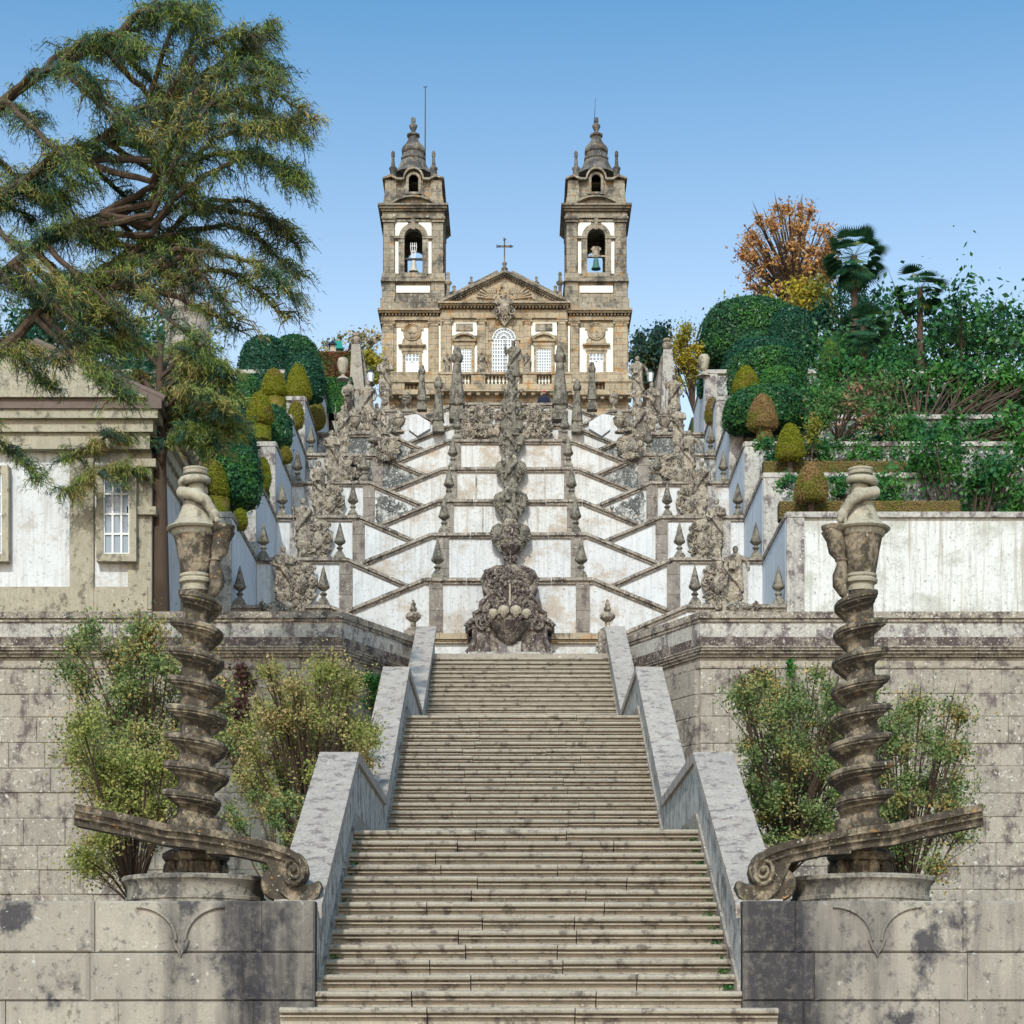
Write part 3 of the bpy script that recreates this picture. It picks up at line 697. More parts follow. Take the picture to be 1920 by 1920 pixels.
def scroll(mb, c, r, sgn, turn=1.6, th=.035, a0=90):
    pa = [(c[0]+sgn*r*(1-.8*k/24)*math.cos(R(a0)-k/24*turn*2*PI), c[1]-.03*k/24, c[2]+r*(1-.8*k/24)*math.sin(R(a0)-k/24*turn*2*PI)) for k in range(25)]
    mb.tube(pa, [th*(1-.5*k/24) for k in range(25)], 7)
def cartouche_proto():
    t = thing('cartouche', 'x', 'ornament', (0, 0, 0), 'carved cartouches below the statues')
    m = MB()
    out = [(0, -1.0), (.12, -.84), (.3, -.72), (.42, -.55), (.38, -.42), (.48, -.25), (.56, -.05), (.45, .12), (.34, .25), (.4, .4), (.2, .5), (0, .55)]
    pl = out+[(-x, z) for x, z in out[-2:0:-1]]
    m.prism([(x*.78, z*.8) for x, z in pl], -.10, .05)
    for sx in (-1, 1):
        scroll(m, (sx*.3, -.12, -.02), .13, sx); scroll(m, (sx*.24, -.12, -.4), .11, sx, a0=200); scroll(m, (sx*.2, -.12, .3), .1, sx)
    m.ball((0, -.12, -.1), (.17, .09, .24), 14, 10, .06)
    lumps(m, 60, lambda: (rnd.uniform(-.36, .36), -.11, rnd.uniform(-.5, .38)), .03, .065)
    m.ball((0, -.08, -.82), (.05, .05, .09), 8, 6)
    m.build('carving', M['carved'], t, True)
    return t
CA = cartouche_proto()
def big_urn_proto():
    t = thing('urn', 'x', 'urn', (0, 0, 0), 'stone urns on the upper terraces')
    m = MB(); m.lathe([(.2, 0), (.2, .06), (.1, .1), (.06, .2), (.1, .26), (.2, .36), (.25, .5), (.24, .56), (.27, .6), (.26, .63), (.15, .65)], (0, 0, 0), 18); m.build('bowl', M['carved'], t, True)
    m = MB(); m.lathe([(.17, .64), (.19, .72), (.14, .82), (.08, .88), (.02, .98)], (0, 0, 0), 14, fn=lambda a, z: 1+.12*math.sin(5*a+z*20)); m.build('carved_flame', M['carved'], t, True)
    return t
UR = big_urn_proto()

# ------------------------------------------------------------------ zigzag stairway walls
DA = [55.3, 60.5, 65.4, 70.0, 74.6, 79.0, 84.0]
ZA = [12.18, 14.77, 17.36, 19.80, 22.15, 24.30, 26.80]
DI = [57.0, 62.3, 66.9, 70.9, 76.0, 80.5, 85.6]
ZI = [13.33, 16.0, 18.3, 20.55, 23.1, 25.1, 27.6]
ORD = ['lowest', 'second', 'third', 'fourth', 'fifth', 'sixth', 'topmost']
def coping_run(t, pts, d, th=.17, ov=.13, y1=.5, mat=None):
    for i in range(len(pts)-1):
        (xa, za), (xb, zb) = pts[i], pts[i+1]; L = math.hypot(xb-xa, zb-za); n_ = max(1, round(L/1.15))
        for k in range(n_):
            u0, u1 = k/n_, (k+1)/n_-.006
            a = (xa+(xb-xa)*u0, za+(zb-za)*u0); b = (xa+(xb-xa)*u1, za+(zb-za)*u1)
            m = MB(); dz = rnd.uniform(-.012, .012)
            m.prism([(a[0], a[1]+dz), (b[0], b[1]+dz), (b[0], b[1]-th*.55+dz), (a[0], a[1]-th*.55+dz)], d-ov, d+y1)
            m.prism([(a[0], a[1]-th*.55+dz), (b[0], b[1]-th*.55+dz), (b[0], b[1]-th), (a[0], a[1]-th)], d-ov*.5, d+y1-.05)
            m.build('coping_stone', mat or M['trim'], t)
for i in range(7):
    zb = (ZA[i-1]-1.6) if i else 9.9
    up = i >= 4
    # centre + inward ramps (B walls)
    sl = .41
    pts = [(-5.0, ZI[i]-(5.0-2.45)*sl), (-2.45, ZI[i]), (2.45, ZI[i]), (5.0, ZI[i]-(5.0-2.45)*sl)]
    t = thing('zigzag_wall', '%s central landing wall of the zigzag stairway, ramps falling to both sides'%ORD[i], 'wall', (XU, DI[i], zb), 'central landing walls of the zigzag stairway')
    P2 = [(XU+x, z) for x, z in pts]
    zlow = zb if i else 9.9
    m = MB(); m.prism([(x, z-.05) for x, z in P2]+[(XU+5.0, zlow), (XU-5.0, zlow)], DI[i], DI[i]+.45); m.build('plaster_face', M['plasterold' if i in (2, 3, 4) else ('plasterold' if i > 4 else 'plaster')], t)
    coping_run(t, P2, DI[i])
    for sx in (-1, 1):
        m = MB(); x = XU+sx*2.12; m.box(x-.195, x+.195, DI[i]-.06, DI[i]+.1, zlow, ZI[i]-.15); m.build('pilaster', M['pilaster'], t)
        if i in (2, 3):
            m = MB(); xa = XU+sx*(.9 if i == 2 else 1.2)
            m.box(min(xa, xa+sx*.06), max(xa, xa+sx*.06), DI[i]-.02, DI[i]+.05, ZI[i]-2.0, ZI[i]-.2); m.build('thin_pilaster', M['wallgrey'], t)
    # outer ramps (A walls)
    for s, side in ((-1, 'left'), (1, 'right')):
        zb2 = zb if i else 9.9
        t = thing('zigzag_wall', '%s outer landing wall on the %s side of the zigzag stairway, ramp falling inward'%(ORD[i], side), 'wall', (XU+s*6, DA[i], zb2), 'outer landing walls of the zigzag stairway')
        if i < 6: pts = [(7.75, ZA[i]), (4.98, ZA[i]), (2.42, ZA[i]-2.56*.43)]
        else: pts = [(7.0, ZA[i]), (4.2, ZA[i]), (2.9, ZA[i]-1.3*.5)]
        P2 = [(XU+s*x, z) for x, z in pts]
        body = [(x, z-.05) for x, z in P2]
        m = MB(); m.prism(body+[(P2[-1][0], zb2), (P2[0][0], zb2)], DA[i], DA[i]+.45)
        m.build('plaster_face', M['plasterc' if i in (1, 2) else 'lichenwall' if i == 4 else 'lichenwall' if i == 5 else 'plaster'], t)
        coping_run(t, P2, DA[i])
        for xx in (5.22+.23, 7.5):
            if i == 0 and xx > 6: continue
            m = MB(); x = XU+s*(xx if i else xx-.02); m.box(x-.21, x+.21, DA[i]-.06, DA[i]+.1, zb2, ZA[i]-.15)
            if i: m2 = MB(); xq = XU+s*(5.02 if xx < 6 else 7.1); m2.box(xq-.2, xq+.2, DA[i]-.06, DA[i]+.1, zb2, ZA[i]-.15); m2.build('pilaster', M['pilaster' if xx < 6 else 'wallgrey'], t)
            else: m.build('pilaster', M['wallgrey'], t)
        if i == 3:
            m = MB()
            for _ in range(260):
                u = rnd.random(); xx = 4.7-u*2.6*rnd.random(); 
                m.ball((XU+s*xx, DA[i]-.02, ZA[i]-.3-(4.98-xx)*.43-rnd.random()*1.3), (rnd.uniform(.03, .11), .035, rnd.uniform(.04, .13)), 6, 4, .3)
            tag(m.build('lichen_crust', M['lichenwall'], t), kind='stuff')
        # obelisks, statue, cartouche on the outer landings
        if i < 6:
            lab = '%s stone obelisk at the %s corner of the %s %s landing'
            if i < 5:
                dup(OB, (XU+s*5.22, DA[i]+.18, ZA[i]), 'slender stone obelisk at the inner end of the %s %s landing'%(ORD[i], side), scale=1.0)
                dup(OB, (XU+s*7.57, DA[i]+.18, ZA[i]), 'slender stone obelisk beside the garden wall on the %s %s landing'%(ORD[i], side), scale=1.0)
            if i < 5:
                v = (i+(s > 0)*2)%3
                desc = ['with both hands folded over a draped robe', 'holding a tall staff', 'holding a book against its robe'][v]
                dup(ST[v], (XU+s*6.35, DA[i]+.1, ZA[i]-(.42 if i == 0 else .25)), 'robed stone statue %s on the %s %s landing'%(desc, ORD[i], side), rz=-s*.25, scale=1.08)
                if i: dup(CA, (XU+s*6.35, DA[i]-.12, ZA[i]-.75), 'carved stone cartouche on the wall below the %s statue on the %s'%(ORD[i], side), scale=1.15)
    # inner obelisks on the central landings
    if i < 5:
        for s, side in ((-1, 'left'), (1, 'right')):
            dup(OB, (XU+s*2.08, DI[i]+.18, ZI[i]), 'slender stone obelisk on the %s central landing, %s of the fountains'%(ORD[i], side), scale=1.04)
m = MB()
m.box(XU-7.7, XU-2.6, DA[0]+.3, DA[1]+.1, 5, ZA[0]-1.05); m.box(XU+2.6, XU+7.7, DA[0]+.3, DA[1]+.1, 5, ZA[0]-1.05); m.box(XU-2.6, XU+2.6, 57.3, DA[1]+.1, 5, ZA[0]-1.05)
for i in range(1, 7):                      # solid ground of the stairway between its walls
    d1 = DA[i+1]+.1 if i < 6 else 97
    m.box(XU-7.7, XU+7.7, DA[i]+.3, d1, 5, ZA[i]-1.05)
struct('stair_terrace', m, M['paving'])
m = MB(); m.box(-14, 14, 86, 130, 5, 26.55); struct('church_terrace', m, M['paving'])
# big rocaille base under the lowest statues
for s, side in ((-1, 'left'), (1, 'right')):
    t = thing('rocaille_plinth', 'bulging carved plinth under the lowest statue on the %s'%side, 'plinth', (XU+s*6.35, 55.2, 11.6), 'carved plinths of the lowest statues')
    m = MB(); m.ball((XU+s*6.35, 55.2, 11.85), (.62, .3, .42), 20, 12, .05)
    for sx in (-1, 1): scroll(m, (XU+s*6.35+sx*.5, 55.0, 12.1), .12, sx); scroll(m, (XU+s*6.35+sx*.62, 55.0, 11.75), .14, sx)
    lumps(m, 40, lambda: (XU+s*6.35+rnd.uniform(-.6, .6), 54.95, 11.8+rnd.uniform(-.3, .3)), .03, .07)
    m.build('carving', M['carved'], t, True)

# ------------------------------------------------------------------ fountains on the axis
d = 56.2
t = thing('wall_fountain', 'largest lowest wall fountain with scrolled outline, pale masks and shell basin', 'fountain', P(955, 1228, d))
half = [(950, 1060), (933, 1062), (920, 1068), (909, 1077), (903, 1087), (904, 1100), (908, 1110), (917, 1117), (908, 1124), (900, 1134), (899, 1144), (890, 1149), (886, 1154), (889, 1160), (897, 1162), (884, 1166), (876, 1172), (872, 1180), (877, 1185), (887, 1182), (890, 1192), (886, 1210), (878, 1226), (878, 1290)]
out = [(X(p, d), Z(q, d)) for p, q in half]+[(X(2*956-p, d), Z(q, d)) for p, q in half[::-1]]
m = MB(); m.prism(out, d-.12, d+.7); m.build('back_slab', M['carvdark'], t)
m = MB()
cxm = X(956, d)
for sx in (-1, 1):
    f = lambda px, py, k=0: (cxm+sx*(956-px)*d/F, d-.16-k, Z(py, d))
    pth = [f(933, 1064), f(912, 1074), f(904, 1088), f(908, 1108), f(918, 1118)]; m.tube(pth, [.05]*5, 8)
    pth = [f(917, 1118), f(902, 1132), f(900, 1146), f(888, 1152), f(892, 1162)]; m.tube(pth, [.05, .06, .06, .05, .04], 8)
    pth = [f(905, 1163), f(884, 1166), f(874, 1176), f(877, 1184), f(888, 1180), f(890, 1200), f(884, 1218), f(878, 1227)]; m.tube(pth, [.05, .08, .08, .06, .05, .07, .09, .12], 9)
    scroll(m, f(925, 1085), .2, sx, 1.4, .05); scroll(m, f(935, 1075, .03), .12, sx, 1.5, .035); scroll(m, f(905, 1172, .02), .2, sx, 1.5, .05); scroll(m, f(920, 1140), .18, sx, 1.6, .04, 200)
    m.tube([f(912, 1190), f(914, 1205), f(912, 1225)], [.07, .06, .12], 8)
lumps(m, 330, lambda: (cxm+rnd.uniform(-.68, .68), d-.14, Z(rnd.uniform(1072, 1185), d)), .03, .075)
m.build('scrollwork', M['carvdark'], t, True)
m = MB()
for px, r in ((944, .125), (967, .125), (925, .10), (987, .10)): 
    zz = Z(1149 if r > .11 else 1153, d); xx = X(px, d)
    m.lathe([(.02*r, -1.6*r), (.55*r, -1.2*r), (.85*r, -.5*r), (1.15*r, .2*r), (1.2*r, .6*r), (.9*r, 1.1*r), (.3*r, 1.35*r)], (xx, d-.2, zz), 18, fn=lambda a, z: 1+.05*math.sin(5*a+z*30), sy=.8)
    m.ball((xx, d-.2-r*.85, zz-.1*r), (.16*r, .2*r, .3*r), 8, 6)
    for sx in (-1, 1): m.ball((xx+sx*.45*r, d-.2-r*.72, zz+.25*r), (.28*r, .16*r, .14*r), 8, 6); m.tube([(xx+sx*.95*r, d-.2, zz+.9*r), (xx+sx*1.15*r, d-.22, zz+.2*r), (xx+sx*.9*r, d-.22, zz-.5*r)], .14*r, 6)
    m.ball((xx, d-.2-r*.62, zz-.75*r), (.3*r, .14*r, .12*r), 8, 6)
m.tube([(X(956, d), d-.2, Z(1138, d)), (X(956, d), d-.25, Z(1098, d))], [.03, .03], 8)
m.build('mask', M['drum2'], t, True)
m = MB(); m.lathe([(.1, -.62), (.2, -.55), (.3, -.45), (.42, -.25), (.55, -.12), (.60, -.02), (.62, 0), (.5, 0)], (cxm, d-.12, Z(1172, d)), 28, PI, 2*PI, fn=lambda a, z: 1+.03*math.cos(a*14)); m.build('basin', M['carvdark'], t, True)
m = MB(); m.box(X(878, d), X(1034, d), d-.3, d, 9.98, Z(1226, d)); m.box(X(935, d), X(977, d), d-.2, d, 10, Z(1205, d)); m.build('base', M['wallgrey'], t)
# bench wall left and right
t = thing('bench_wall', 'low white and ochre bench wall at the foot of the zigzag stairway', 'wall', P(955, 1228, 56.5))
m = MB(); m.box(X(770, 56.6), X(1143, 56.6), 56.6, 56.9, 9.9, Z(1205, 56.6)); m.build('plaster_face', M['plasterc'], t)
m = MB(); 
for a, b in ((815, 878), (1034, 1128), (770, 812)):
    m.box(X(a, 56.5), X(b, 56.5), 56.42, 56.9, Z(1199, 56.5), Z(1188, 56.5)); m.box(X(a, 56.5), X(b, 56.5), 56.5, 56.9, Z(1206, 56.5), Z(1199.5, 56.5))
m.build('seat_slab', M['facade'], t)
# smaller fountains stacked up the axis
def fount_proto():
    t = thing('niche_fountain', 'x', 'fountain', (0, 0, 0), 'small fountains stacked up the axis of the zigzag stairway')
    m = MB()
    for sx in (-1, 1):      # shell wings
        for k in range(9):
            a = R(-60+k*24); r = .34
            m.tube([(sx*.40, -.10, -.18), (sx*(.50+r*.6*math.cos(a)*.7), -.17, -.05+r*.6*math.sin(a)), (sx*(.50+r*math.cos(a)*.75), -.12, -.02+r*math.sin(a))], [.03, .06, .045], 7)
        m.prism([(sx*x, z) for x, z in [(.2, .36), (.45, .42), (.68, .30), (.76, .08), (.70, -.18), (.52, -.45), (.36, -.62), (.2, -.7)]], -.09, .2)
        scroll(m, (sx*.33, -.12, -.55), .13, sx); scroll(m, (sx*.40, -.14, .25), .13, sx)
    lumps(m, 110, lambda: (rnd.choice((-1, 1))*rnd.uniform(.22, .66), -.11, rnd.uniform(-.4, .35)), .025, .06)
    m.build('shell_wing', M['obelisk'], t, True)
    m = MB(); m.box(-.25, .25, -.12, .3, -1.3, .35); lumps(m, 60, lambda: (rnd.uniform(-.24, .24), -.14, rnd.uniform(-1.25, .35)), .03, .07)
    m.lathe([(.1, -.75), (.25, -.6), (.36, -.5), (.38, -.45), (.3, -.44)], (0, -.14, 0), 20); m.tube([(0, -.3, -.55), (0, -.32, -1.15)], .02, 6); m.build('niche', M['carvdark'], t, True)
    return t
FO = fount_proto()
for i in range(1, 7):
    dup(FO, (XU+.02, DI[i]-.25, ZI[i]-.12), 'small carved fountain with two shell wings at the %s central landing'%ORD[i], scale=(1, .84, .78, .74, .68, .62, .58)[i])
    v = (i*2)%3
    dup(SD[v], (XU+.02, DI[i]-.15, ZI[i]-.35), 'robed stone figure crowning the small fountain of the %s central landing'%ORD[i], group='figures crowning the small fountains', scale=1.0)
dup(SD[1], (XU+.1, DI[6]+.6, ZI[6]+.5), 'tall dark stone figure standing highest on the axis before the arched church window', group='figures crowning the small fountains', scale=1.25)

# side walls of the stairway rising with the gardens
for s, side in ((-1, 'left'), (1, 'right')):
    for i in range(6):
        t = thing('garden_wall', '%s receding white garden wall with grey end pier on the %s side'%(ORD[i], side), 'wall', (XU+s*7.9, DA[i], ZA[i]-1), 'white walls between stairway and gardens')
        xi, xo2 = XU+s*7.76, XU+s*8.16; zt = ZA[i+1]
        m = MB(); m.box(min(xi, xo2), max(xi, xo2), DA[i]+.06, DA[i+1], 8, zt-.14); m.build('plaster_face', M['plastblue'], t)
        m = MB(); m.box(min(xi-s*.04, xo2), max(xi-s*.04, xo2), DA[i], DA[i+1]-.02, zt-.14, zt); m.build('coping', M['trim'], t)
        m = MB(); m.box(min(xi+s*.01, xi+s*.5), max(xi+s*.01, xi+s*.5), DA[i]-.08, DA[i]+.35, 8, zt-.15); m.build('pier', M['wallgrey'], t)
        m = MB(); a, b = xi+s*.5, XU+s*20
        m.box(min(a, b), max(a, b), DA[i]+.0, DA[i]+.5, 5, zt-.14); m.build('retaining_face', M['lichenwall' if i else 'mould'], t)
        m = MB(); a = xi; m.box(min(a, b), max(a, b), DA[i]-.1, DA[i]+.5, zt-.14, zt+.01); m.build('retaining_coping', M['wallgrey'], t)
m = MB()
for s in (-1, 1):
    for i in range(6):
        a, b = XU+s*8.1, XU+s*60; m.box(min(a, b), max(a, b), DA[i]+.4, DA[i+1]+.4, 1, ZA[i+1]-.16)
    a, b = XU+s*13.9, XU+s*80; m.box(min(a, b), max(a, b), 84.3, 180, 1, 28.2)
    a, b = XU+s*7.7, XU+s*14; m.box(min(a, b), max(a, b), 84.3, 97, 1, 26.6)
struct('garden_terrace', m, M['soil'])
# ------------------------------------------------------------------ church
DC = 98.0; SC = DC/F
cX = lambda px: (px-CX)*SC
cZ = lambda py: (HY-py)*SC
def deeper(mb, v0, k):      # move vertices added since v0 to sit where the eye sees them at depth k
    q = 1+k*SC/DC
    mb.v[v0:] = [(x*q, y, z*q) for x, y, z in mb.v[v0:]]
def cbox(m, a, b, c, e, k0, k1):      # photo pixels a..b, c(top)..e(bottom), depth in pixels
    return m.box(cX(a), cX(b), DC+k0*SC, DC+k1*SC, cZ(e), cZ(c))
def arch_plate(m, x0, x1, yt, yb, a0, a1, ys, yo, k0, k1, n=14):
    """front plate x0..x1, yt..yb with an arched opening a0..a1 springing at ys, sill at yo"""
    Y0, Y1 = DC+k0*SC, DC+k1*SC; c = (a0+a1)/2; r = (a1-a0)/2
    if yo < yb: cbox(m, x0, x1, yo, yb, k0, k1)
    cbox(m, x0, a0, ys, yo, k0, k1); cbox(m, a1, x1, ys, yo, k0, k1)
    Lp = [(cX(x0), cZ(ys)), (cX(a0), cZ(ys))]+[(cX(c-r*math.cos(PI/2*i/n)), cZ(ys-r*math.sin(PI/2*i/n))) for i in range(1, n+1)]+[(cX(c), cZ(yt)), (cX(x0), cZ(yt))]
    m.prism(Lp, Y0, Y1)
    Rp = [(cX(x1), cZ(ys)), (cX(a1), cZ(ys))]+[(cX(c+r*math.cos(PI/2*i/n)), cZ(ys-r*math.sin(PI/2*i/n))) for i in range(1, n+1)]+[(cX(c), cZ(yt)), (cX(x1), cZ(yt))]
    m.prism(Rp, Y0, Y1)
def arch_ring(m, c, r0, r1, ys, k0, k1, n=16, a0=0, a1=PI):
    for i in range(n):
        u, v = a0+(a1-a0)*i/n, a0+(a1-a0)*(i+1)/n
        m.prism([(cX(c+r*math.cos(t)), cZ(ys-r*math.sin(t))) for r, t in ((r0, u), (r1, u), (r1, v), (r0, v))], DC+k0*SC, DC+k1*SC)
ch = thing('church', 'granite and white baroque church with twin bell towers and a pediment, crowning the stairway', 'church', (cX(946), DC, cZ(800)))
def sub(name, mb, mat, par=ch, smooth=False): return mb.build(name, mat, par, smooth)
# body walls
m = MB(); cbox(m, 826, 1064, 578, 760, -10, 330); sub('wall', m, M['facade'])
for x0, x1 in ((716, 834), (1059, 1178)): m = MB(); cbox(m, x0, x1, 585, 760, 0, 118); sub('wall', m, M['facade'])
m = MB(); cbox(m, 716, 1178, 700, 800, -8, 330); sub('base_wall', m, M['facade'])
# terrace ledge with corbels and balustrades
m = MB()
for x0, x1, y in ((730, 822, 747), (822, 1070, 741), (1070, 1182, 748)):
    cbox(m, x0, x1, y-6, y, -26, 0); cbox(m, x0+1, x1-1, y-1, y+2, -30, 0)
sub('ledge', m, M['facade'])
m = MB()
for x0, x1, y in ((732, 820, 749), (826, 1066, 743), (1074, 1180, 750)):
    k = x0
    while k < x1: cbox(m, k, k+7, y, y+5, -26, 0); k += 17
sub('corbel', m, M['facade'])
m = MB()
for x0, x1 in ((732, 760), (790, 822), (822, 856), (884, 910), (980, 1006), (1034, 1070), (1070, 1103), (1133, 1182)):
    top = 724 if (x0 < 822 or x0 >= 1070) else 709
    bot = 742 if top == 724 else 736
    cbox(m, x0, x1, top, bot, -24, -4)
cbox(m, 732, 822, 721, 725, -26, -2); cbox(m, 1070, 1182, 719, 724, -26, -2); cbox(m, 822, 1070, 706, 710, -26, -2); cbox(m, 822, 1070, 728, 736, -25, -3)
cbox(m, 732, 822, 738, 742, -25, -3); cbox(m, 1070, 1182, 738, 742, -25, -3)
sub('parapet', m, M['facade'])
for xs, y0, y1, wh in (((763, 770, 777, 784), 726, 738, 0), ((1108, 1115, 1122, 1129), 724, 738, 0), ((861, 867, 873, 879), 710, 727, 1), ((1011, 1017, 1023, 1029), 710, 727, 1), ((916, 923, 930, 937, 944, 951, 958, 965, 972), 710, 727, 1)):
    for x in xs:
        m = MB(); h = cZ(y0)-cZ(y1); m.lathe([(.05, 0), (.05, h*.1), (.03, h*.2), (.075, h*.45), (.05, h*.7), (.03, h*.85), (.05, h)], (cX(x), DC-14*SC, cZ(y1)), 10)
        sub('baluster', m, M['plastw' if wh else 'facade'], smooth=True)
# white wall panels
def panels(lst, k, name='plaster_panel'):
    for a, b, c, e in lst:
        m = MB(); cbox(m, a, b, c, e, k-1.2, k+2); sub(name, m, M['plastw'])
panels([(744, 757, 616, 713), (791, 803, 616, 713), (757, 791, 616, 648), (1087, 1101, 615, 712), (1136, 1149, 615, 712), (1101, 1136, 615, 646)], 0)
panels([(848, 895, 609, 633), (848, 853, 652, 707), (890, 895, 652, 707), (996, 1044, 609, 633), (996, 1001, 652, 707), (1040, 1044, 652, 707), (823.5, 826.5, 615, 706), (1065, 1068, 615, 706)], -10)
panels([(743, 806, 536, 549), (1087, 1149, 536, 549)], 0)
# pilasters lower storey
for a, b, k in ((717, 738, 0), (805, 823, 0), (1068, 1085, 0), (1152, 1176, 0), (831, 847, -10), (896, 910, -10), (982, 995, -10), (1046, 1061, -10)):
    yb = 720 if k == 0 else 706
    m = MB(); cbox(m, a, b, 612, yb, k-3.5, k); cbox(m, a-2, b+2, yb-6, yb, k-5, k); sub('pilaster', m, M['facade'])
    m = MB(); cbox(m, a-1, b+1, 604, 607, k-6, k); cbox(m, a-2.5, b+2.5, 601.5, 604, k-8, k); cbox(m, a, b, 607, 612, k-4.5, k)
    for q in (a-1, b+1): m.ball((cX(q), DC+(k-6)*SC, cZ(608)), 2.6*SC, 8, 6)
    sub('capital', m, M['facade'], smooth=True)
# entablatures
m = MB()
for x0, x1, k, yo in ((714, 826, 0, 0), (1066, 1180, 0, 0)):
    cbox(m, x0, x1, 594, 602, k-5, 118); cbox(m, x0-3, x1+(3 if x0 > 900 else 0), 587, 590.5, k-12, 124); cbox(m, x0-5, x1+(5 if x0 > 900 else 0), 583, 587, k-16, 126)
cbox(m, 829, 1062, 586, 601, -14, 0); cbox(m, 825, 1066, 578, 581, -24, 0); cbox(m, 822, 1069, 575, 578, -28, 0)
sub('entablature', m, M['facade'])
m = MB()
k = 716
while k < 1178:
    y = 590.5 if (k < 824 or k > 1066) else 581
    cbox(m, k, k+3.2, y, y+3.2, (-9 if y > 585 else -21), 0); k += 6.4
sub('dentil', m, M['facade'])
# pediment
m = MB(); m.prism([(cX(826), cZ(577)), (cX(1066), cZ(577)), (cX(946), cZ(521))], DC-14*SC, DC+20*SC); sub('pediment', m, M['facade'])
for sx in (-1, 1):
    m = MB()
    for o, t_, k in ((0, 4, -26), (4, 3, -22), (-9, 9, -4)):
        m.prism([(cX(946+sx*122), cZ(577-4+o)), (cX(946), cZ(516-1+o)), (cX(946), cZ(516-1+o+t_+1)), (cX(946+sx*122), cZ(577-4+o+t_))], DC+k*SC, DC+30*SC)
    for i in range(26):
        u = (i+.5)/26; px = 946+sx*120*u; py = 516+58*u+7; cbox(m, px-1.5, px+1.5, py-1, py+2.5, -19, -12)
    sub('raking_cornice', m, M['tower'])
m = MB()      # carved trophies in the pediment
for sx in (-1, 1):
    for k in range(7):
        a = R(8+k*14); x0 = 946+sx*18; y0 = 566
        L = 34 if k < 4 else 24
        m.tube([(cX(x0), DC-15*SC, cZ(y0)), (cX(x0+sx*L*math.cos(a)), DC-17*SC, cZ(y0-min(L*math.sin(a)*.75, 24)))], [1.2*SC, 2.4*SC], 6)
for _ in range(60): 
    u = rnd.uniform(-1, 1); m.ball((cX(946+u*70), DC-15*SC, cZ(574-rnd.random()*(34*(1-abs(u))))), rnd.uniform(1, 3)*SC, 6, 4, .2)
sub('relief', m, M['facade'], smooth=True)
m = MB(); m.ball((cX(946), DC-22*SC, cZ(585)), (14*SC, 7*SC, 16*SC), 14, 10, .05)
for sx in (-1, 1): 
    scroll(m, (cX(946+sx*13), DC-27*SC, cZ(594)), 7*SC, sx, 1.5, 1.8*SC); scroll(m, (cX(946+sx*11), DC-27*SC, cZ(576)), 6*SC, sx, 1.5, 1.8*SC)
m.prism([(cX(946+a), cZ(b)) for a, b in ((-18, 583), (-14, 600), (-5, 612), (0, 618), (5, 612), (14, 600), (18, 583), (10, 572), (0, 562), (-10, 572))], DC-20*SC, DC-8*SC)
for _ in range(50): m.ball((cX(946+rnd.uniform(-14, 14)), DC-24*SC, cZ(rnd.uniform(570, 606))), rnd.uniform(1, 2.6)*SC, 6, 4, .2)
sub('coat_of_arms', m, M['carved'], smooth=True)
# attic gable behind the pediment with parapet, cross
m = MB()
for sx in (-1, 1): m.prism([(cX(946+sx*105), cZ(578)), (cX(946+sx*105), cZ(557)), (cX(946+sx*16), cZ(511)), (cX(946), cZ(509)), (cX(946), cZ(578))], DC+22*SC, DC+330*SC)
deeper(m, 0, 20)
sub('gable', m, M['tower'])
m = MB()
for sx in (-1, 1): m.prism([(cX(946+sx*106), cZ(558)), (cX(946+sx*106), cZ(554)), (cX(946+sx*13), cZ(507)), (cX(946+sx*13), cZ(511))], DC+16*SC, DC+40*SC)
deeper(m, 0, 18)
sub('gable_coping', m, M['tower'])
m = MB(); c0 = (cX(946), DC, 0)
m.lathe([(8*SC, cZ(518)), (8*SC, cZ(513)), (5*SC, cZ(510)), (6.5*SC, cZ(506)), (4*SC, cZ(503)), (2.6*SC, cZ(499)), (3*SC, cZ(495)), (1.7*SC, cZ(493))], (c0[0], DC-4*SC, 0), 14)
cbox(m, 944.7, 947.3, 451, 495, -5.5, -2.5); cbox(m, 934, 958, 462, 465, -5.5, -2.5)
for px, py in ((933, 463.5), (959, 463.5), (946, 450.5)): 
    for a in range(3): m.ball((cX(px+1.8*math.cos(a*2.1)), DC-4*SC, cZ(py+1.8*math.sin(a*2.1))), 1.5*SC, 8, 6)
for sx in (-1, 1): m.ball((cX(946+sx*3.2), DC-4*SC, cZ(496)), (1.4*SC, 1.4*SC, 3*SC), 8, 6)
sub('cross', m, M['dome'])
pin = [(6, 0), (6, 4), (3.5, 6), (2.6, 12), (3, 20), (6, 23), (6.5, 25), (3, 28), (2.2, 34), (3.2, 37), (1.5, 40)]
def pinnacle(px, py, k, sc, h, par=ch, prof=pin):
    m = MB(); m.lathe([(a*sc*SC, b*h/40*SC) for a, b in prof], (cX(px), DC+k*SC, cZ(py)), 12); sub('pinnacle', m, M['tower'], par, True)
for px, py, k, sc, h in ((840, 562, 0, 1.15, 52), (1050, 562, 0, 1.15, 52), (883, 541, 24, .9, 32), (1006, 541, 24, .9, 32), (850, 556, 40, 1.2, 36), (1042, 556, 40, 1.2, 36)): pinnacle(px, py, k, sc, h)
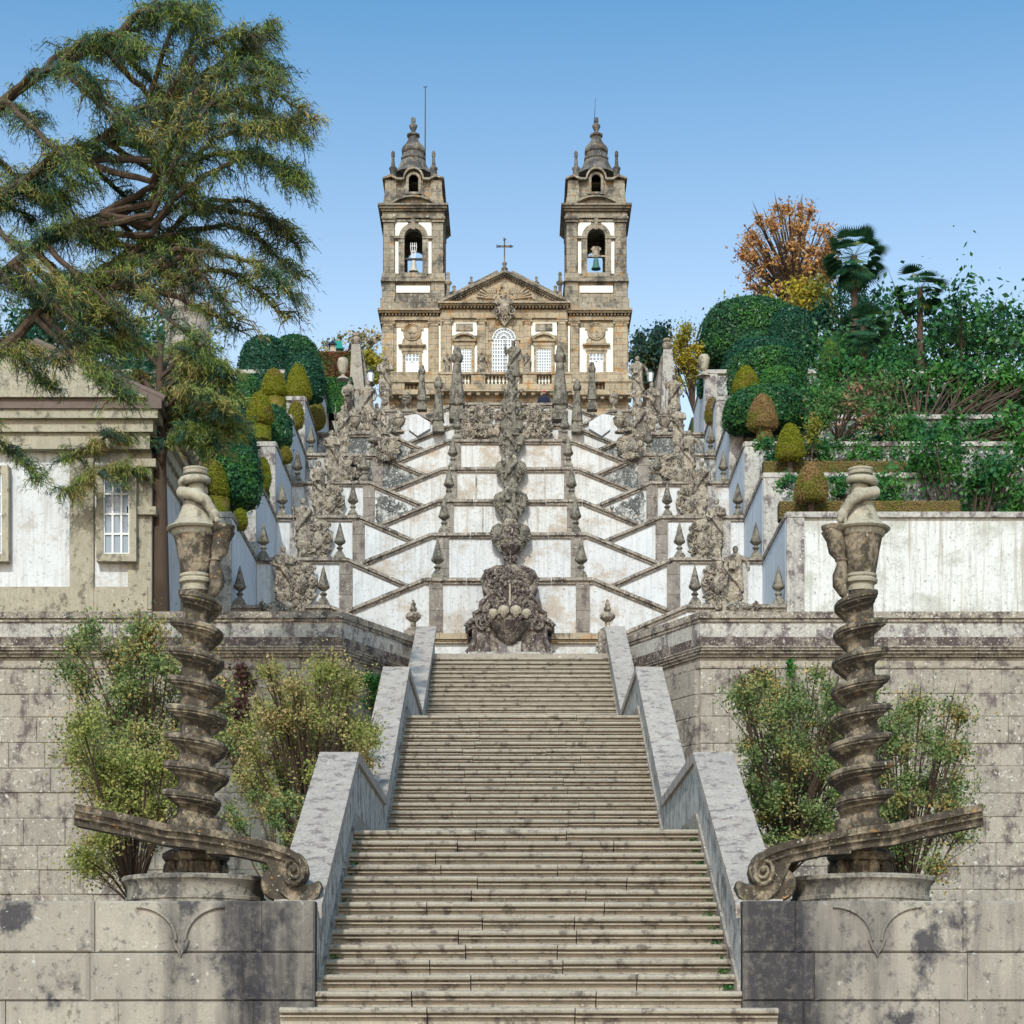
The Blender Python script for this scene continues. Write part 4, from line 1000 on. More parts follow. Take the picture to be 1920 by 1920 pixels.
# arched window with its grid
m = MB(); arch_ring(m, 945, 22.5, 27, 641, -13, -8); cbox(m, 917, 922.5, 641, 707, -13, -8); cbox(m, 967.5, 973, 641, 707, -13, -8); cbox(m, 915, 924, 639, 643, -15, -8); cbox(m, 966, 975, 639, 643, -15, -8); sub('arch_surround', m, M['facade'])
m = MB(); m.prism([(cX(945+22.5*math.cos(PI*i/20)), cZ(641-22.5*math.sin(PI*i/20))) for i in range(21)]+[(cX(922.5), cZ(707)), (cX(967.5), cZ(707))], DC-11*SC, DC-10.2*SC); wn = sub('window', m, M['glass'])
m = MB()
for k in range(10): cbox(m, 922.8+4.95*k-.9, 922.8+4.95*k+.9, 641, 707, -12.6, -11)
for k in range(10): cbox(m, 922.5, 967.5, 641+7*k-.9, 641+7*k+.9, -12.4, -11)
for r in (8, 15, 21.5): arch_ring(m, 945, r-.9, r+.9, 641, -12.6, -11)
for k in range(1, 10):
    a = PI*k/10; m.tube([(cX(945+6*math.cos(a)), DC-12*SC, cZ(641-6*math.sin(a))), (cX(945+22*math.cos(a)), DC-12*SC, cZ(641-22*math.sin(a)))], .8*SC, 4)
m.build('glazing_bar', M['wpaint'], wn)
# rectangular windows
def rect_window(x0, x1, y0, y1, k, nx, ny, sash):
    m = MB(); w_ = 5
    cbox(m, x0-w_, x0, y0-w_, y1, k-4, k+1); cbox(m, x1, x1+w_, y0-w_, y1, k-4, k+1); cbox(m, x0, x1, y0-w_, y0, k-4, k+1)
    sub('window_surround', m, M['facade'])
    m = MB(); cbox(m, x0, x1, y0, y1, k-2.4, k-1.6); wn = sub('window', m, M['glass'])
    m = MB(); b = .8
    for i in range(nx+1): q = x0+(x1-x0)*i/nx; cbox(m, q-b, q+b, y0, y1, k-3.3, k-2.4)
    for i in range(ny+1): q = y0+(y1-y0)*i/ny; cbox(m, x0, x1, q-b, q+b, k-3.2, k-2.4)
    if sash:
        c = (x0+x1)/2; cbox(m, c-1.2, c+1.2, y0, y1, k-3.6, k-2.4); cbox(m, x0, x1, y0+14, y0+16, k-3.6, k-2.4); cbox(m, x0+1.5, x1-1.5, y0+16, y0+34, k-3.0, k-2.5); cbox(m, x0+1.5, x1-1.5, y1-6, y1, k-3.0, k-2.5)
    m.build('frame', M['wpaint'], wn)
for a, b in ((858, 884), (1006, 1033)):
    rect_window(a, b, 659, 707, -10, 6, 9, False); c = (a+b)/2
    m = MB(); cbox(m, c-22, c+22, 642, 645, -17, -9); cbox(m, c-20, c+20, 645, 653, -14, -9); arch_ring(m, c, 25, 29, 658, -18, -9, 14, R(38), R(142)); m.prism([(cX(c+25*math.cos(R(38+104*i/12))), cZ(658-25*math.sin(R(38+104*i/12)))) for i in range(13)], DC-13*SC, DC-9*SC); sub('window_pediment', m, M['facade'])
    m = MB(); cbox(m, c-16, c+16, 611, 625, -13, -9); sub('stone_panel', m, M['tower'])
for a, b, y in ((760, 786, 665), (1105, 1131, 664)):
    rect_window(a, b, y, y+55, 0, 4, 8, True); c = (a+b)/2
    m = MB(); cbox(m, c-26, c+26, y-17, y-14.5, -9, 1); cbox(m, c-24, c+24, y-14.5, y-12, -6, 1); cbox(m, c-20, c+20, y-12, y-4, -4, 1); sub('window_cornice', m, M['facade'])
    m = MB(); cy = y-41
    m.prism([(cX(c+17*math.cos(2*PI*i/28)), cZ(cy-17*math.sin(2*PI*i/28))) for i in range(28)], DC-5*SC, DC+1*SC)
    for r, q in ((15.5, 1.3), (12, .8)): m.tube([(cX(c+r*math.cos(2*PI*i/28)), DC-5.5*SC, cZ(cy-r*math.sin(2*PI*i/28))) for i in range(29)], q*SC, 6)
    for sx in (-1, 1): m.prism([(cX(c+sx*p), cZ(q)) for p, q in ((12, cy+8), (18, cy+14), (20, cy+24), (0, cy+24), (0, cy+8))], DC-4*SC, DC+1*SC); cbox(m, c+sx*18-3, c+sx*18+3, cy-8, cy-4, -4, 1)
    if c > 900: m.tube([(cX(c), DC-7*SC, cZ(cy+8)), (cX(c), DC-7*SC, cZ(cy-2))], .9*SC, 5); m.ball((cX(c), DC-7*SC, cZ(cy)), 1.6*SC)
    else: m.ball((cX(c-4), DC-6*SC, cZ(cy)), (4*SC, SC, 4*SC), 8, 6); m.ball((cX(c+4), DC-6*SC, cZ(cy+1)), (3*SC, SC, 3*SC), 8, 6)
    sub('clock_medallion' if c > 900 else 'medallion', m, M['facade'], smooth=True)
# towers
def tower(c, right):
    par = ch; T_ = M['tower']
    m = MB(); cbox(m, c-59, c+59, 523, 588, 1, 119); cbox(m, c-62, c-36, 560, 584, -3, 5); cbox(m, c+36, c+62, 560, 584, -3, 5); cbox(m, c-60, c+60, 568, 584, -4, 120)
    for sx in (-1, 1): cbox(m, c+sx*46-12, c+sx*46+12, 529, 561, -2.5, 3)
    cbox(m, c-61, c+61, 527, 529.5, -7, 125); cbox(m, c-60, c+60, 521, 527, -5, 123); cbox(m, c-26, c+26, 513, 521, -6, 3)
    sub('tower_stage', m, T_)
    m = MB()
    for k0, k1 in ((4, 16), (106, 118)): arch_plate(m, c-57, c+57, 400, 521, c-17, c+17, 444, 513, k0, k1)
    for px in (c-57, c+45):
        cbox(m, px, px+12, 400, 444, 4, 118); cbox(m, px, px+12, 444, 521, 4, 40); cbox(m, px, px+12, 444, 521, 80, 118)
    cbox(m, c-45, c+45, 392, 402, 10, 118); cbox(m, c-45, c+45, 521, 523, 10, 118)
    sub('belfry', m, T_)
    m = MB()
    for sx in (-1, 1):
        q = c+sx*46; cbox(m, q-10, q+10, 418, 521, 0, 5); cbox(m, q-12, q+12, 412, 417, -3, 5); cbox(m, q-14, q+14, 408, 412, -6, 5); cbox(m, q-13, q+13, 513, 521, -3, 5)
        q = c+sx*22.5; cbox(m, q-5.5, q+5.5, 446, 513, 1, 6); cbox(m, c+sx*27-10, c+sx*27+10, 442, 447, -1, 6)
    arch_ring(m, c, 17, 26, 444, 0, 6, 18); cbox(m, c-3.5, c+3.5, 410, 430, -1.5, 5); cbox(m, c-35, c+35, 411, 415, 1, 6)
    sub('pilaster', m, T_)
    for a, b, y0, y1 in ((-34, -28, 452, 512), (28, 34, 452, 512)):
        m = MB(); cbox(m, c+a, c+b, y0, y1, 2.5, 6); sub('plaster_panel', m, M['plastw'])
    for sx in (-1, 1):
        n_ = 10; pl = [(cX(c+sx*34), cZ(416)), (cX(c+sx*34), cZ(441)), (cX(c+sx*27), cZ(441))]
        for i in range(n_+1):
            a = R(6+62*i/n_); pl.append((cX(c+sx*27*math.cos(a)), cZ(444-27*math.sin(a))))
        pl.append((cX(c+sx*10), cZ(416)))
        m = MB(); m.prism(pl, DC+2.5*SC, DC+6*SC); sub('plaster_panel', m, M['plastw'])
    m = MB(); cbox(m, c-58, c+58, 398, 409, -2, 120); cbox(m, c-60, c+60, 394, 398, -6, 124); cbox(m, c-63, c+63, 390, 394, -11, 128); cbox(m, c-66, c+66, 386.5, 390, -15, 131)
    arch_ring(m, c, 66, 69, 440, -14, 4, 14, R(52), R(128)); m.prism([(cX(c+66*math.cos(R(52+76*i/12))), cZ(440-66*math.sin(R(52+76*i/12)))) for i in range(13)], DC-4*SC, DC+4*SC)
    sub('cornice', m, T_)
    # upper stage: flaring foot, small arch
    m = MB(); pl = [(-62, 388), (-58, 380), (-54, 366), (-52, 350), (-52, 336), (52, 336), (52, 350), (54, 366), (58, 380), (62, 388)]
    arch_plate(m, c-50, c+50, 334, 366, c-8.5, c+8.5, 333, 357, 6, 14) if False else None
    cbox(m, c-50, c-9, 334, 388, 8, 20); cbox(m, c+9, c+50, 334, 388, 8, 20); cbox(m, c-9, c+9, 358, 388, 8, 20)
    cbox(m, c-50, c+50, 334, 388, 90, 108)
    for sx in (-1, 1):
        cbox(m, c+sx*44-7, c+sx*44+7, 334, 388, 10, 106)
        m.prism([(cX(c+sx*p), cZ(q)) for p, q in ((30, 388), (62, 388), (57, 378), (54, 364), (53, 336), (33, 336))], DC+3*SC, DC+112*SC if False else DC+14*SC)
        m.prism([(cX(c+sx*p), cZ(q)) for p, q in ((48, 388), (62, 388), (57, 378), (54, 364), (53, 336), (48, 336))], DC+14*SC, DC+112*SC)
    cbox(m, c-50, c+50, 332, 336, 20, 106)
    sub('upper_stage', m, T_)
    m = MB(); arch_ring(m, c, 8.5, 50, 334, 9, 20, 12) if False else None
    arch_ring(m, c, 9, 14, 334, 4, 12, 14); cbox(m, c-14, c-9, 334, 358, 4, 12); cbox(m, c+9, c+14, 334, 358, 4, 12); cbox(m, c-15, c+15, 358, 362, 3, 12)
    m.prism([(cX(c-20), cZ(334))]+[(cX(c-17*math.cos(PI*i/12)), cZ(336-22*math.sin(PI*i/12))) for i in range(13)]+[(cX(c+20), cZ(334))]+[(cX(c+9*math.cos(PI*i/12)), cZ(334-9*math.sin(PI*i/12))) for i in range(13)], DC+10*SC, DC+30*SC)
    sub('small_arch', m, T_)
    m = MB()
    for i in range(12): 
        a, b = R(15*i), R(15*i+15)
        m.prism([(cX(c+r*math.cos(t)), cZ(336-r*math.sin(t)*1.15)) for r, t in ((17, a), (20, a), (20, b), (17, b))], DC-2*SC, DC+14*SC)
    for sx in (-1, 1):
        m.prism([(cX(c+sx*p), cZ(q)) for p, q in ((19, 334), (30, 334), (42, 328), (58, 334), (58, 337), (42, 332), (30, 338), (19, 338))], DC-4*SC, DC+112*SC)
    sub('curved_cornice', m, T_)
    # bell shaped spire
    zc = lambda y: cZ(y)
    m = MB(); y0 = DC+58*SC
    m.lathe([(r*SC*1.06, zc(y)) for r, y in ((44, 335), (34, 327), (27, 317), (23, 307), (21, 303), (23, 301), (23, 298), (20, 296), (19.5, 290), (22, 287), (22, 283), (19, 277), (13, 270), (10, 264), (9, 258), (12, 256), (12, 253), (8, 251), (4, 249))], (cX(c)+0, y0, 0), 8, PI/8, PI/8+2*PI)
    m.lathe([(r*SC*1.06, zc(y)) for r, y in ((3.2, 250), (3.5, 246), (7, 239), (7.5, 236), (5, 233), (3, 231), (4, 228), (3.6, 222), (1, 220))], (cX(c), y0, 0), 12)
    deeper(m, 0, 58); sub('spire', m, M['dome'], smooth=False)
    for px, k in ((c-38, 12), (c+38, 12), (c-38, 100), (c+38, 100)):
        m = MB(); m.lathe([(a*SC, b*SC) for a, b in ((6, 0), (6, 12), (7.5, 14), (7.5, 17), (4, 20), (3, 30), (2.4, 36), (3.4, 38), (3.4, 46), (1.5, 49))], (cX(px), DC+k*SC, cZ(332)), 10); deeper(m, 0, 12 if k < 50 else 14); sub('pinnacle', m, M['dome'], smooth=True)
tower(775, False); tower(1118, True)
# bells, masts
for c, nm, mt, side, yb in ((775, 'pale', 'palebell', 'left', 505), (1118, 'green', 'bronze', 'right', 500)):
    t = thing('bell', '%s church bell hung in the arched belfry of the %s tower'%(nm, side), 'bell', (cX(c), DC+12*SC, cZ(yb)), 'bells in the church towers')
    m = MB(); m.lathe([(r*SC, h*SC) for r, h in ((9, 0), (8.5, 2), (6, 6), (5, 12), (4.4, 18), (3, 21), (1, 22))], (cX(c), DC+12*SC, cZ(yb)), 18); m.build('bell_body', M[mt], t, True)
    m = MB(); cbox(m, c-17, c+17, yb-25, yb-22, 9, 15)
    if c > 900:
        m.prism([(cX(c+a), cZ(b)) for a, b in ((-15, 478), (-6, 474), (-7, 466), (-10, 463), (-6, 458), (6, 458), (10, 463), (7, 466), (6, 474), (15, 478))], DC+10*SC, DC+14*SC)
    m.build('yoke', M['carved' if c > 900 else 'iron'], t)
    if c < 900:
        m = MB()
        for q in (-7, -2.5, 2.5, 7): m.tube([(cX(c+q*.4), DC+8*SC, cZ(481)), (cX(c+q*.8), DC+8*SC, cZ(460)), (cX(c+q*.7), DC+8*SC, cZ(452))], .7*SC, 5)
        m.tube([(cX(c-6), DC+8*SC, cZ(458)), (cX(c+6), DC+8*SC, cZ(458))], .7*SC, 5); m.tube([(cX(c-4), DC+8*SC, cZ(468)), (cX(c+4), DC+8*SC, cZ(468))], .7*SC, 5)
        m.build('cage', M['wpaint'], t)
    else:
        m = MB(); cbox(m, c-15, c+16, 508, 509.2, 60, 62); cbox(m, c-7, c-4, 502, 509, 60, 62); m.build('rail', M['iron'], t)
t = thing('lightning_rod', 'tall thin lightning rod above the left church tower', 'lightning rod', (cX(797), DC+60*SC, cZ(330)))
m = MB(); m.tube([(cX(797), DC+60*SC, cZ(330)), (cX(797.5), DC+60*SC, cZ(164))], [.035, .02], 6); deeper(m, 0, 60); m.build('rod', M['iron'], t)
m = MB(); m.tube([(cX(794), DC+60*SC, cZ(163)), (cX(801), DC+60*SC, cZ(163))], .02, 5); deeper(m, 0, 60); m.build('tip', M['iron'], t)
t = MB(); t.tube([(cX(1114), DC+62*SC, cZ(232)), (cX(1117), DC+62*SC, cZ(182))], [.02, .008], 5); deeper(t, 0, 58)
tag(t.build('lightning_rod', M['iron']), 'short thin lightning rod above the right church tower', 'lightning rod')
# statues on the church parapet
for px, v, lab in ((838, 0, 'robed statue on the church parapet beside the left square window, outer one'), (903, 2, 'robed statue on the church parapet between left square window and arched window'), (988, 1, 'robed statue on the church parapet between arched window and right square window'), (1054, 0, 'robed statue on the church parapet beside the right square window, outer one')):
    dup(ST[v], (cX(px), DC-16*SC, cZ(718)), lab, 'statues on the church parapet', scale=.70)

# ------------------------------------------------------------------ upper terraces: urns, big obelisks, statues, piers, lamps
def at(proto, px, py, d, lab, sc=1.0, group=None, rz=0):
    return dup(proto, P(px, py, d), lab, group, scale=sc, rz=rz)
def tall_ob():
    t = thing('tall_obelisk', 'x', 'obelisk', (0, 0, 0), 'tall obelisks below the church')
    m = MB(); m.lathe([(.34, 0), (.34, .25), (.28, .28), (.26, .45), (.34, .48)], (0, 0, 0), 4, PI/4, PI/4+2*PI); m.build('foot', M['obelisk'], t)
    m = MB(); m.lathe([(.24, .45), (.22, .8), (.12, 1.75), (.10, 1.8)], (0, 0, 0), 8); m.build('spire', M['obelisk'], t)
    m = MB(); m.lathe([(.09, 1.78), (.16, 1.84), (.19, 1.95), (.17, 2.05), (.12, 2.09), (.13, 2.16), (.09, 2.26), (.02, 2.32)], (0, 0, 0), 12, fn=lambda a, z: 1+.1*math.sin(5*a)); m.build('crown', M['obelisk'], t, True)
    return t
TO = tall_ob()
for px, py, d, sc, lab in ((822, 812, 80.3, 1.0, 'tall obelisk left of the stair axis just below the church ledge'),
                           (857, 790, 82, 1.35, 'tallest obelisk standing in front of the left square church window'),
                           (791, 770, 84.2, .85, 'short pointed obelisk on the wall below the left tower'),
                           (1082, 812, 80.3, .95, 'tall obelisk right of the stair axis just below the church ledge'),
                           (1050, 790, 82, 1.35, 'tallest obelisk standing right of the right square church window'),
                           (1110, 770, 84.2, .9, 'short pointed obelisk on the wall below the right tower')):
    at(TO, px, py, d, lab, sc)
for px, py, d, sc, lab in ((749, 812, 79.2, .95, 'stone urn before the white wall below the left tower'),
                           (664, 814, 79.2, 1.1, 'stone urn at the left end of the sixth landing'),
                           (762, 771, 84.2, .9, 'stone urn on the topmost left wall under the church'),
                           (1161, 812, 79.2, .95, 'stone urn before the white wall below the right tower'),
                           (1246, 814, 79.2, 1.1, 'stone urn at the right end of the sixth landing'),
                           (1151, 771, 84.2, .9, 'stone urn on the topmost right wall under the church')):
    at(UR, px, py, d, lab, sc)
for px, py, d, sc, v, lab in ((722, 765, 84.5, 1.25, 0, 'large dark statue with folded hands left of the left tower base'),
                              (690, 812, 79.4, 1.2, 1, 'large statue with a staff on the left upper terrace'),
                              (655, 800, 80.4, 1.1, 2, 'statue holding a book beside the tall left pier'),
                              (1195, 765, 84.5, 1.25, 2, 'large dark statue with a book right of the right tower base'),
                              (1222, 812, 79.4, 1.15, 0, 'statue with folded hands on the right upper terrace'),
                              (1264, 800, 80.4, 1.2, 1, 'statue with a staff beside the tall right pier'),
                              (706, 842, 75.2, 1.0, 2, 'weathered statue between two urns on the left fifth terrace'),
                              (1200, 842, 75.2, 1.0, 1, 'weathered statue with a staff on the right fifth terrace')):
    at(ST[v], px, py+10, d, lab, sc, 'large statues of the upper terraces')
rn2 = random.Random(3)
for k, (px, py, d) in enumerate([(700, 880, 75.4), (1206, 880, 75.4), (735, 835, 78.8), (1172, 835, 78.8), (780, 860, 77), (880, 800, 80.2), (1020, 800, 80.2), (905, 775, 85.3), (1000, 775, 85.3), (640, 880, 74.4), (1266, 880, 74.4)]):
    at(CA, px, py, d, 'lichen-spotted carved cartouche on the upper terraces, %s'%(['under the left weathered statue', 'under the right weathered statue', 'beside the left white wall', 'beside the right white wall', 'between the left ramps of the fifth landing', 'left of the axis at the sixth landing', 'right of the axis at the sixth landing', 'left of the axis just below the church', 'right of the axis just below the church', 'by the left garden wall', 'by the right garden wall'][k]), .8, 'carved cartouches of the upper terraces')
t = thing('rocky_relief', 'dense rough carved stonework covering the walls just below the church', 'stonework', (XU, 79, 22), None)
m = MB()
def relief(x0, x1, y0, y1, d, n_, r0=.05, r1=.16):
    lumps(m, n_, lambda: (X(rnd.uniform(x0, x1), d), d-.06, Z(rnd.uniform(y0, y1), d)), r0, r1)
for x0, x1, y0, y1, d, n_ in ((868, 1040, 764, 786, 85.5, 170), (872, 936, 800, 818, 80.4, 70), (975, 1036, 800, 818, 80.4, 70), (655, 745, 788, 810, 83.8, 70), (1165, 1255, 788, 810, 83.8, 70), (612, 690, 855, 896, 74.4, 90), (1220, 1298, 855, 896, 74.4, 90), (706, 742, 842, 860, 74.4, 40), (1168, 1204, 842, 860, 74.4, 40)):
    relief(x0, x1, y0, y1, d, n_, .04, .11)
tag(m.build('boulder', M['carved'], t, True), kind='stuff')
# white hexagonal bits of wall below the towers
for px, side in ((787, 'left'), (1124, 'right')):
    m = MB(); q = 1 if side == 'left' else -1
    m.prism([(X(px-q*20, 78.8), Z(781, 78.8)), (X(px-q*5, 78.8), Z(779, 78.8)), (X(px+q*20, 78.8), Z(795, 78.8)), (X(px+q*20, 78.8), Z(806, 78.8)), (X(px-q*4, 78.8), Z(820, 78.8)), (X(px-q*20, 78.8), Z(808, 78.8))], 78.6, 78.95)
    tag(m.build('white_wall_panel', M['plasterc']), 'bright white five-sided wall panel below the %s tower'%side, 'wall panel')
# tall slanted piers at the garden corners
for px0, px1, px2, px3, ytop, side in ((662, 672, 690, 652, 630, 'left'), (1247, 1257, 1277, 1238, 640, 'right')):
    t = thing('pier', 'tall slanted stone pier with knob finial at the %s garden corner below the church'%side, 'pier', P((px0+px1)/2, 800, 86), 'slanted piers below the church')
    d = 86; m = MB(); m.prism([(X(px0-3, d), Z(ytop+15, d)), (X(px1+3, d), Z(ytop+15, d)), (X(px2, d), Z(800, d)), (X(px3, d), Z(800, d))], d, d+1.2); m.build('shaft', M['wallstone' if side == 'left' else 'wallgrey'], t)
    m = MB(); sgn = 1 if side == 'left' else -1
    a = px1+3 if sgn > 0 else px0-3; b = px2 if sgn > 0 else px3
    m.prism([(X(a, d), Z(ytop+15, d)), (X(a+sgn*5, d), Z(ytop+28, d)), (X(b+sgn*12, d), Z(780, d)), (X(b, d), Z(780, d))], d+.5, d+3.5); m.build('buttress', M['pilaster'], t)
    m = MB(); m.lathe([(.14, 0), (.1, .1), (.2, .25), (.22, .38), (.12, .46), (.18, .52), (.18, .6), (.05, .66)], (X((px0+px1)/2, d), d+.4, Z(ytop+16, d)), 14); m.build('finial', M['carved'], t, True)
for px, py, side in ((643, 712, 'left'), (1320, 706, 'right')):
    t = thing('egg_finial', 'large egg-shaped carved finial on the %s upper garden wall'%side, 'finial', P(px, py, 79), 'egg-shaped finials on the garden walls')
    m = MB(); c0 = P(px, py, 79); m.lathe([(.26, 0), (.2, .08), (.08, .14), (.07, .24)], c0, 14); m.build('foot', M['vase'], t, True)
    m = MB(); m.lathe([(.1, .22), (.17, .3), (.19, .45), (.22, .6), (.23, .72), (.18, .84), (.05, .9)], c0, 14, fn=lambda a, z: 1+.09*math.sin(4*a+z*14)); m.build('carved_head', M['vase'], t, True)
for px, py, side in ((695, 716, 'left'), (1219, 716, 'right')):
    d = 84.8; t = thing('lantern', 'old street lantern standing on the terrace %s of the church'%side, 'lamp', P(px, 760, d), 'lanterns beside the church')
    x, _, z = P(px, py, d); m = MB(); m.tube([(x, d, z-1.2), (x, d, z)], [.05, .035], 8); m.build('post', M['iron'], t)
    m = MB(); m.lathe([(.10, z), (.17, z+.38)], (x, d, 0), 6); m.build('glass', M['lglass'], t)
    m = MB(); m.lathe([(.20, z+.38), (.19, z+.41), (.08, z+.5), (.03, z+.56)], (x, d, 0), 6); m.build('cap', M['iron'], t)
# visitor at the top
t = thing('person', 'visitor in a dark jacket and pink cap at the top terrace parapet', 'person', P(1020, 775, 86.6))
x, y, z = P(1020, 775, 86.6); m = MB()
m.lathe([(.07, 0), (.08, .05), (.09, .4), (.10, .7)], (x-.1, y, z-.28), 10); m.lathe([(.07, 0), (.08, .05), (.09, .4), (.10, .7)], (x+.1, y, z-.28), 10)
m.lathe([(.17, .40), (.17, .55), (.16, .7), (.19, .85), (.20, .97), (.15, 1.03), (.06, 1.07), (.05, 1.12)], (x, y, z-.28), 16, sy=.65)
for sx in (-1, 1):
    m.tube([(x+sx*.19, y, z+.68), (x+sx*.27, y-.04, z+.42), (x+sx*.2, y-.2, z+.28), (x+sx*.14, y-.28, z+.27)], [.065, .052, .042, .035], 10)
m.ball((x, y, z+.91), (.075, .085, .10), 12, 8)
remeshed(m, .02, 'body', M['navy'], t, 1)
for ob in list(t.children): ob.location = -t.location
m = MB(); m.ball((x, y-.005, z+.95), (.09, .10, .085), 12, 8); m.ball((x, y-.09, z+.93), (.05, .06, .02), 8, 5); m.build('cap', M['red'], t, True)
m = MB(); m.ball((x, y-.02, z+.885), (.078, .08, .07), 12, 8); m.ball((x, y-.1, z+.88), (.013, .02, .018), 6, 5)
for sx in (-1, 1): m.ball((x+sx*.03, y-.092, z+.895), .009, 6, 5); m.ball((x+sx*.078, y, z+.885), (.012, .02, .028), 6, 5)
m.build('head', M['skin'], t, True)
for sx in (-1, 1):
    m = MB(); hx = x+sx*.13; m.ball((hx, y-.3, z+.27), (.035, .045, .018), 8, 6)
    for f in range(4): m.tube([(hx-.025+.017*f, y-.33, z+.275), (hx-.027+.018*f, y-.37-.008*(f in (1, 2)), z+.275), (hx-.027+.018*f, y-.385-.01*(f in (1, 2)), z+.255)], [.009, .008, .006], 6)
    m.tube([(hx-sx*.03, y-.29, z+.27), (hx-sx*.05, y-.33, z+.265)], [.01, .008], 6)
    m.build('hand', M['skin'], t, True)

# ------------------------------------------------------------------ chapel, castle tower, kiosk on the left
t = thing('chapel', 'cream and white chapel with dark overhanging roof cornice at the left edge', 'chapel', (-12, 52, 1))
x1 = X(346, 55.2); m = MB(); m.box(-15, x1, 49.7, 55.2, 1, 15.7); m.build('wall', M['plasterc'], t)
m = MB()
for y in (54.95, 50.1): m.box(x1-.5, x1+.10, y-.45, y+.25, 1, 15.2); m.box(x1-.5, x1+.22, y-.55, y+.35, 13.2, 13.4); m.box(x1-.5, x1+.22, y-.55, y+.35, 14.4, 14.6)
m.box(-11.2, -10.6, 49.6, 49.9, 1, 15.2); m.box(-15.1, x1, 49.62, 49.9, 1, 11.4)
m.build('corner_pilaster', M['vase'], t)
for xw in (-13.2, -10.0):
    m = MB(); m.box(xw-.32, xw+.32, 49.55, 49.8, 12.2, 14.2); wq = m.build('window', M['glass'], t)
    m = MB()
    for q in (-.32, -.1, .12, .32): m.box(xw+q-.025, xw+q+.025, 49.5, 49.56, 12.2, 14.2)
    for q in (12.2, 12.7, 13.2, 13.7, 14.2): m.box(xw-.32, xw+.32, 49.51, 49.56, q-.025, q+.025)
    m.build('frame', M['wpaint'], wq)
    m = MB(); m.box(xw-.5, xw-.33, 49.45, 49.8, 12.0, 14.4); m.box(xw+.33, xw+.5, 49.45, 49.8, 12.0, 14.4); m.box(xw-.33, xw+.33, 49.45, 49.8, 14.21, 14.4); m.box(xw-.33, xw+.33, 49.45, 49.8, 12.0, 12.19); m.build('window_surround', M['vase'], t)
m = MB()
for o, z0, z1 in ((.10, 14.8, 15.2), (.2, 15.2, 15.5), (.34, 15.5, 15.72)): m.box(-15.3, x1+o, 49.5-o, 55.2+o, z0, z1)
m.build('cornice', M['vase'], t)
m = MB(); m.box(-15.4, x1+.45, 49.1, 55.7, 15.72, 15.95); m.prism([(-15.4, 15.95), (x1+.45, 15.95), (-12, 17.4)], 49.1, 55.7)
m.build('roof', M['roof'], t)
m = MB(); m.prism([(-15.0, 15.97), (x1+.1, 15.97), (-12, 17.25)], 49.0, 49.12); m.build('gable', M['vase'], t)
m = MB()
for k in range(13): m.tube([(-12, 49.3+k*.52, 17.44), (x1+.5, 49.3+k*.52, 16.0)], .11, 8)
m.build('tile_ridge', M['roof'], t, True)
t = thing('castle_tower', 'round brownish stone garden tower behind the cedar on the left', 'tower', P(350, 660, 80))
x, y, z = P(352, 700, 80); m = MB(); m.lathe([(.95, 0), (.92, 2.2), (.90, 2.35)], (x, y, z), 20); m.lathe([(.6, 2.3), (.55, 3.9)], (x-.3, y+.1, z), 16); m.build('shaft', M['wallstone'], t, True)
m = MB(); m.lathe([(.92, 2.2), (1.05, 2.35), (1.05, 2.5), (.95, 2.52)], (x, y, z), 20)
for k in range(10): a = 2*PI*k/10; m.box(x+math.cos(a)*.95-.09, x+math.cos(a)*.95+.09, y+math.sin(a)*.95-.09, y+math.sin(a)*.95+.09, z+2.5, z+2.72)
m.build('battlement', M['wallstone'], t)
t = thing('kiosk', 'small kiosk with teal roof on the hilltop wall left of the church', 'kiosk', P(628, 660, 90))
x, y, z = P(628, 657, 90); m = MB(); m.box(x-.22, x+.05, y, y+.5, z-.05, z+.25); m.build('wall', M['wallstone'], t)
m = MB(); m.prism([(x-.30, z+.25), (x-.1, z+.45), (x+.1, z+.25)], y-.1, y+.5); m.build('gable', M['navy'], t)
m = MB(); m.prism([(x-.06, z+.44), (x+.3, z+.40), (x+.38, z+.08), (x+.08, z+.08)], y-.05, y+.6); m.build('awning', M['teal'], t)
m = MB(); m.box(X(585, 88), X(662, 88), 88, 88.5, 20, Z(658, 88)); 
tag(m.build('hilltop_wall', M['wallstone']), 'reddish stone hilltop wall overgrown with ivy left of the church', 'wall')

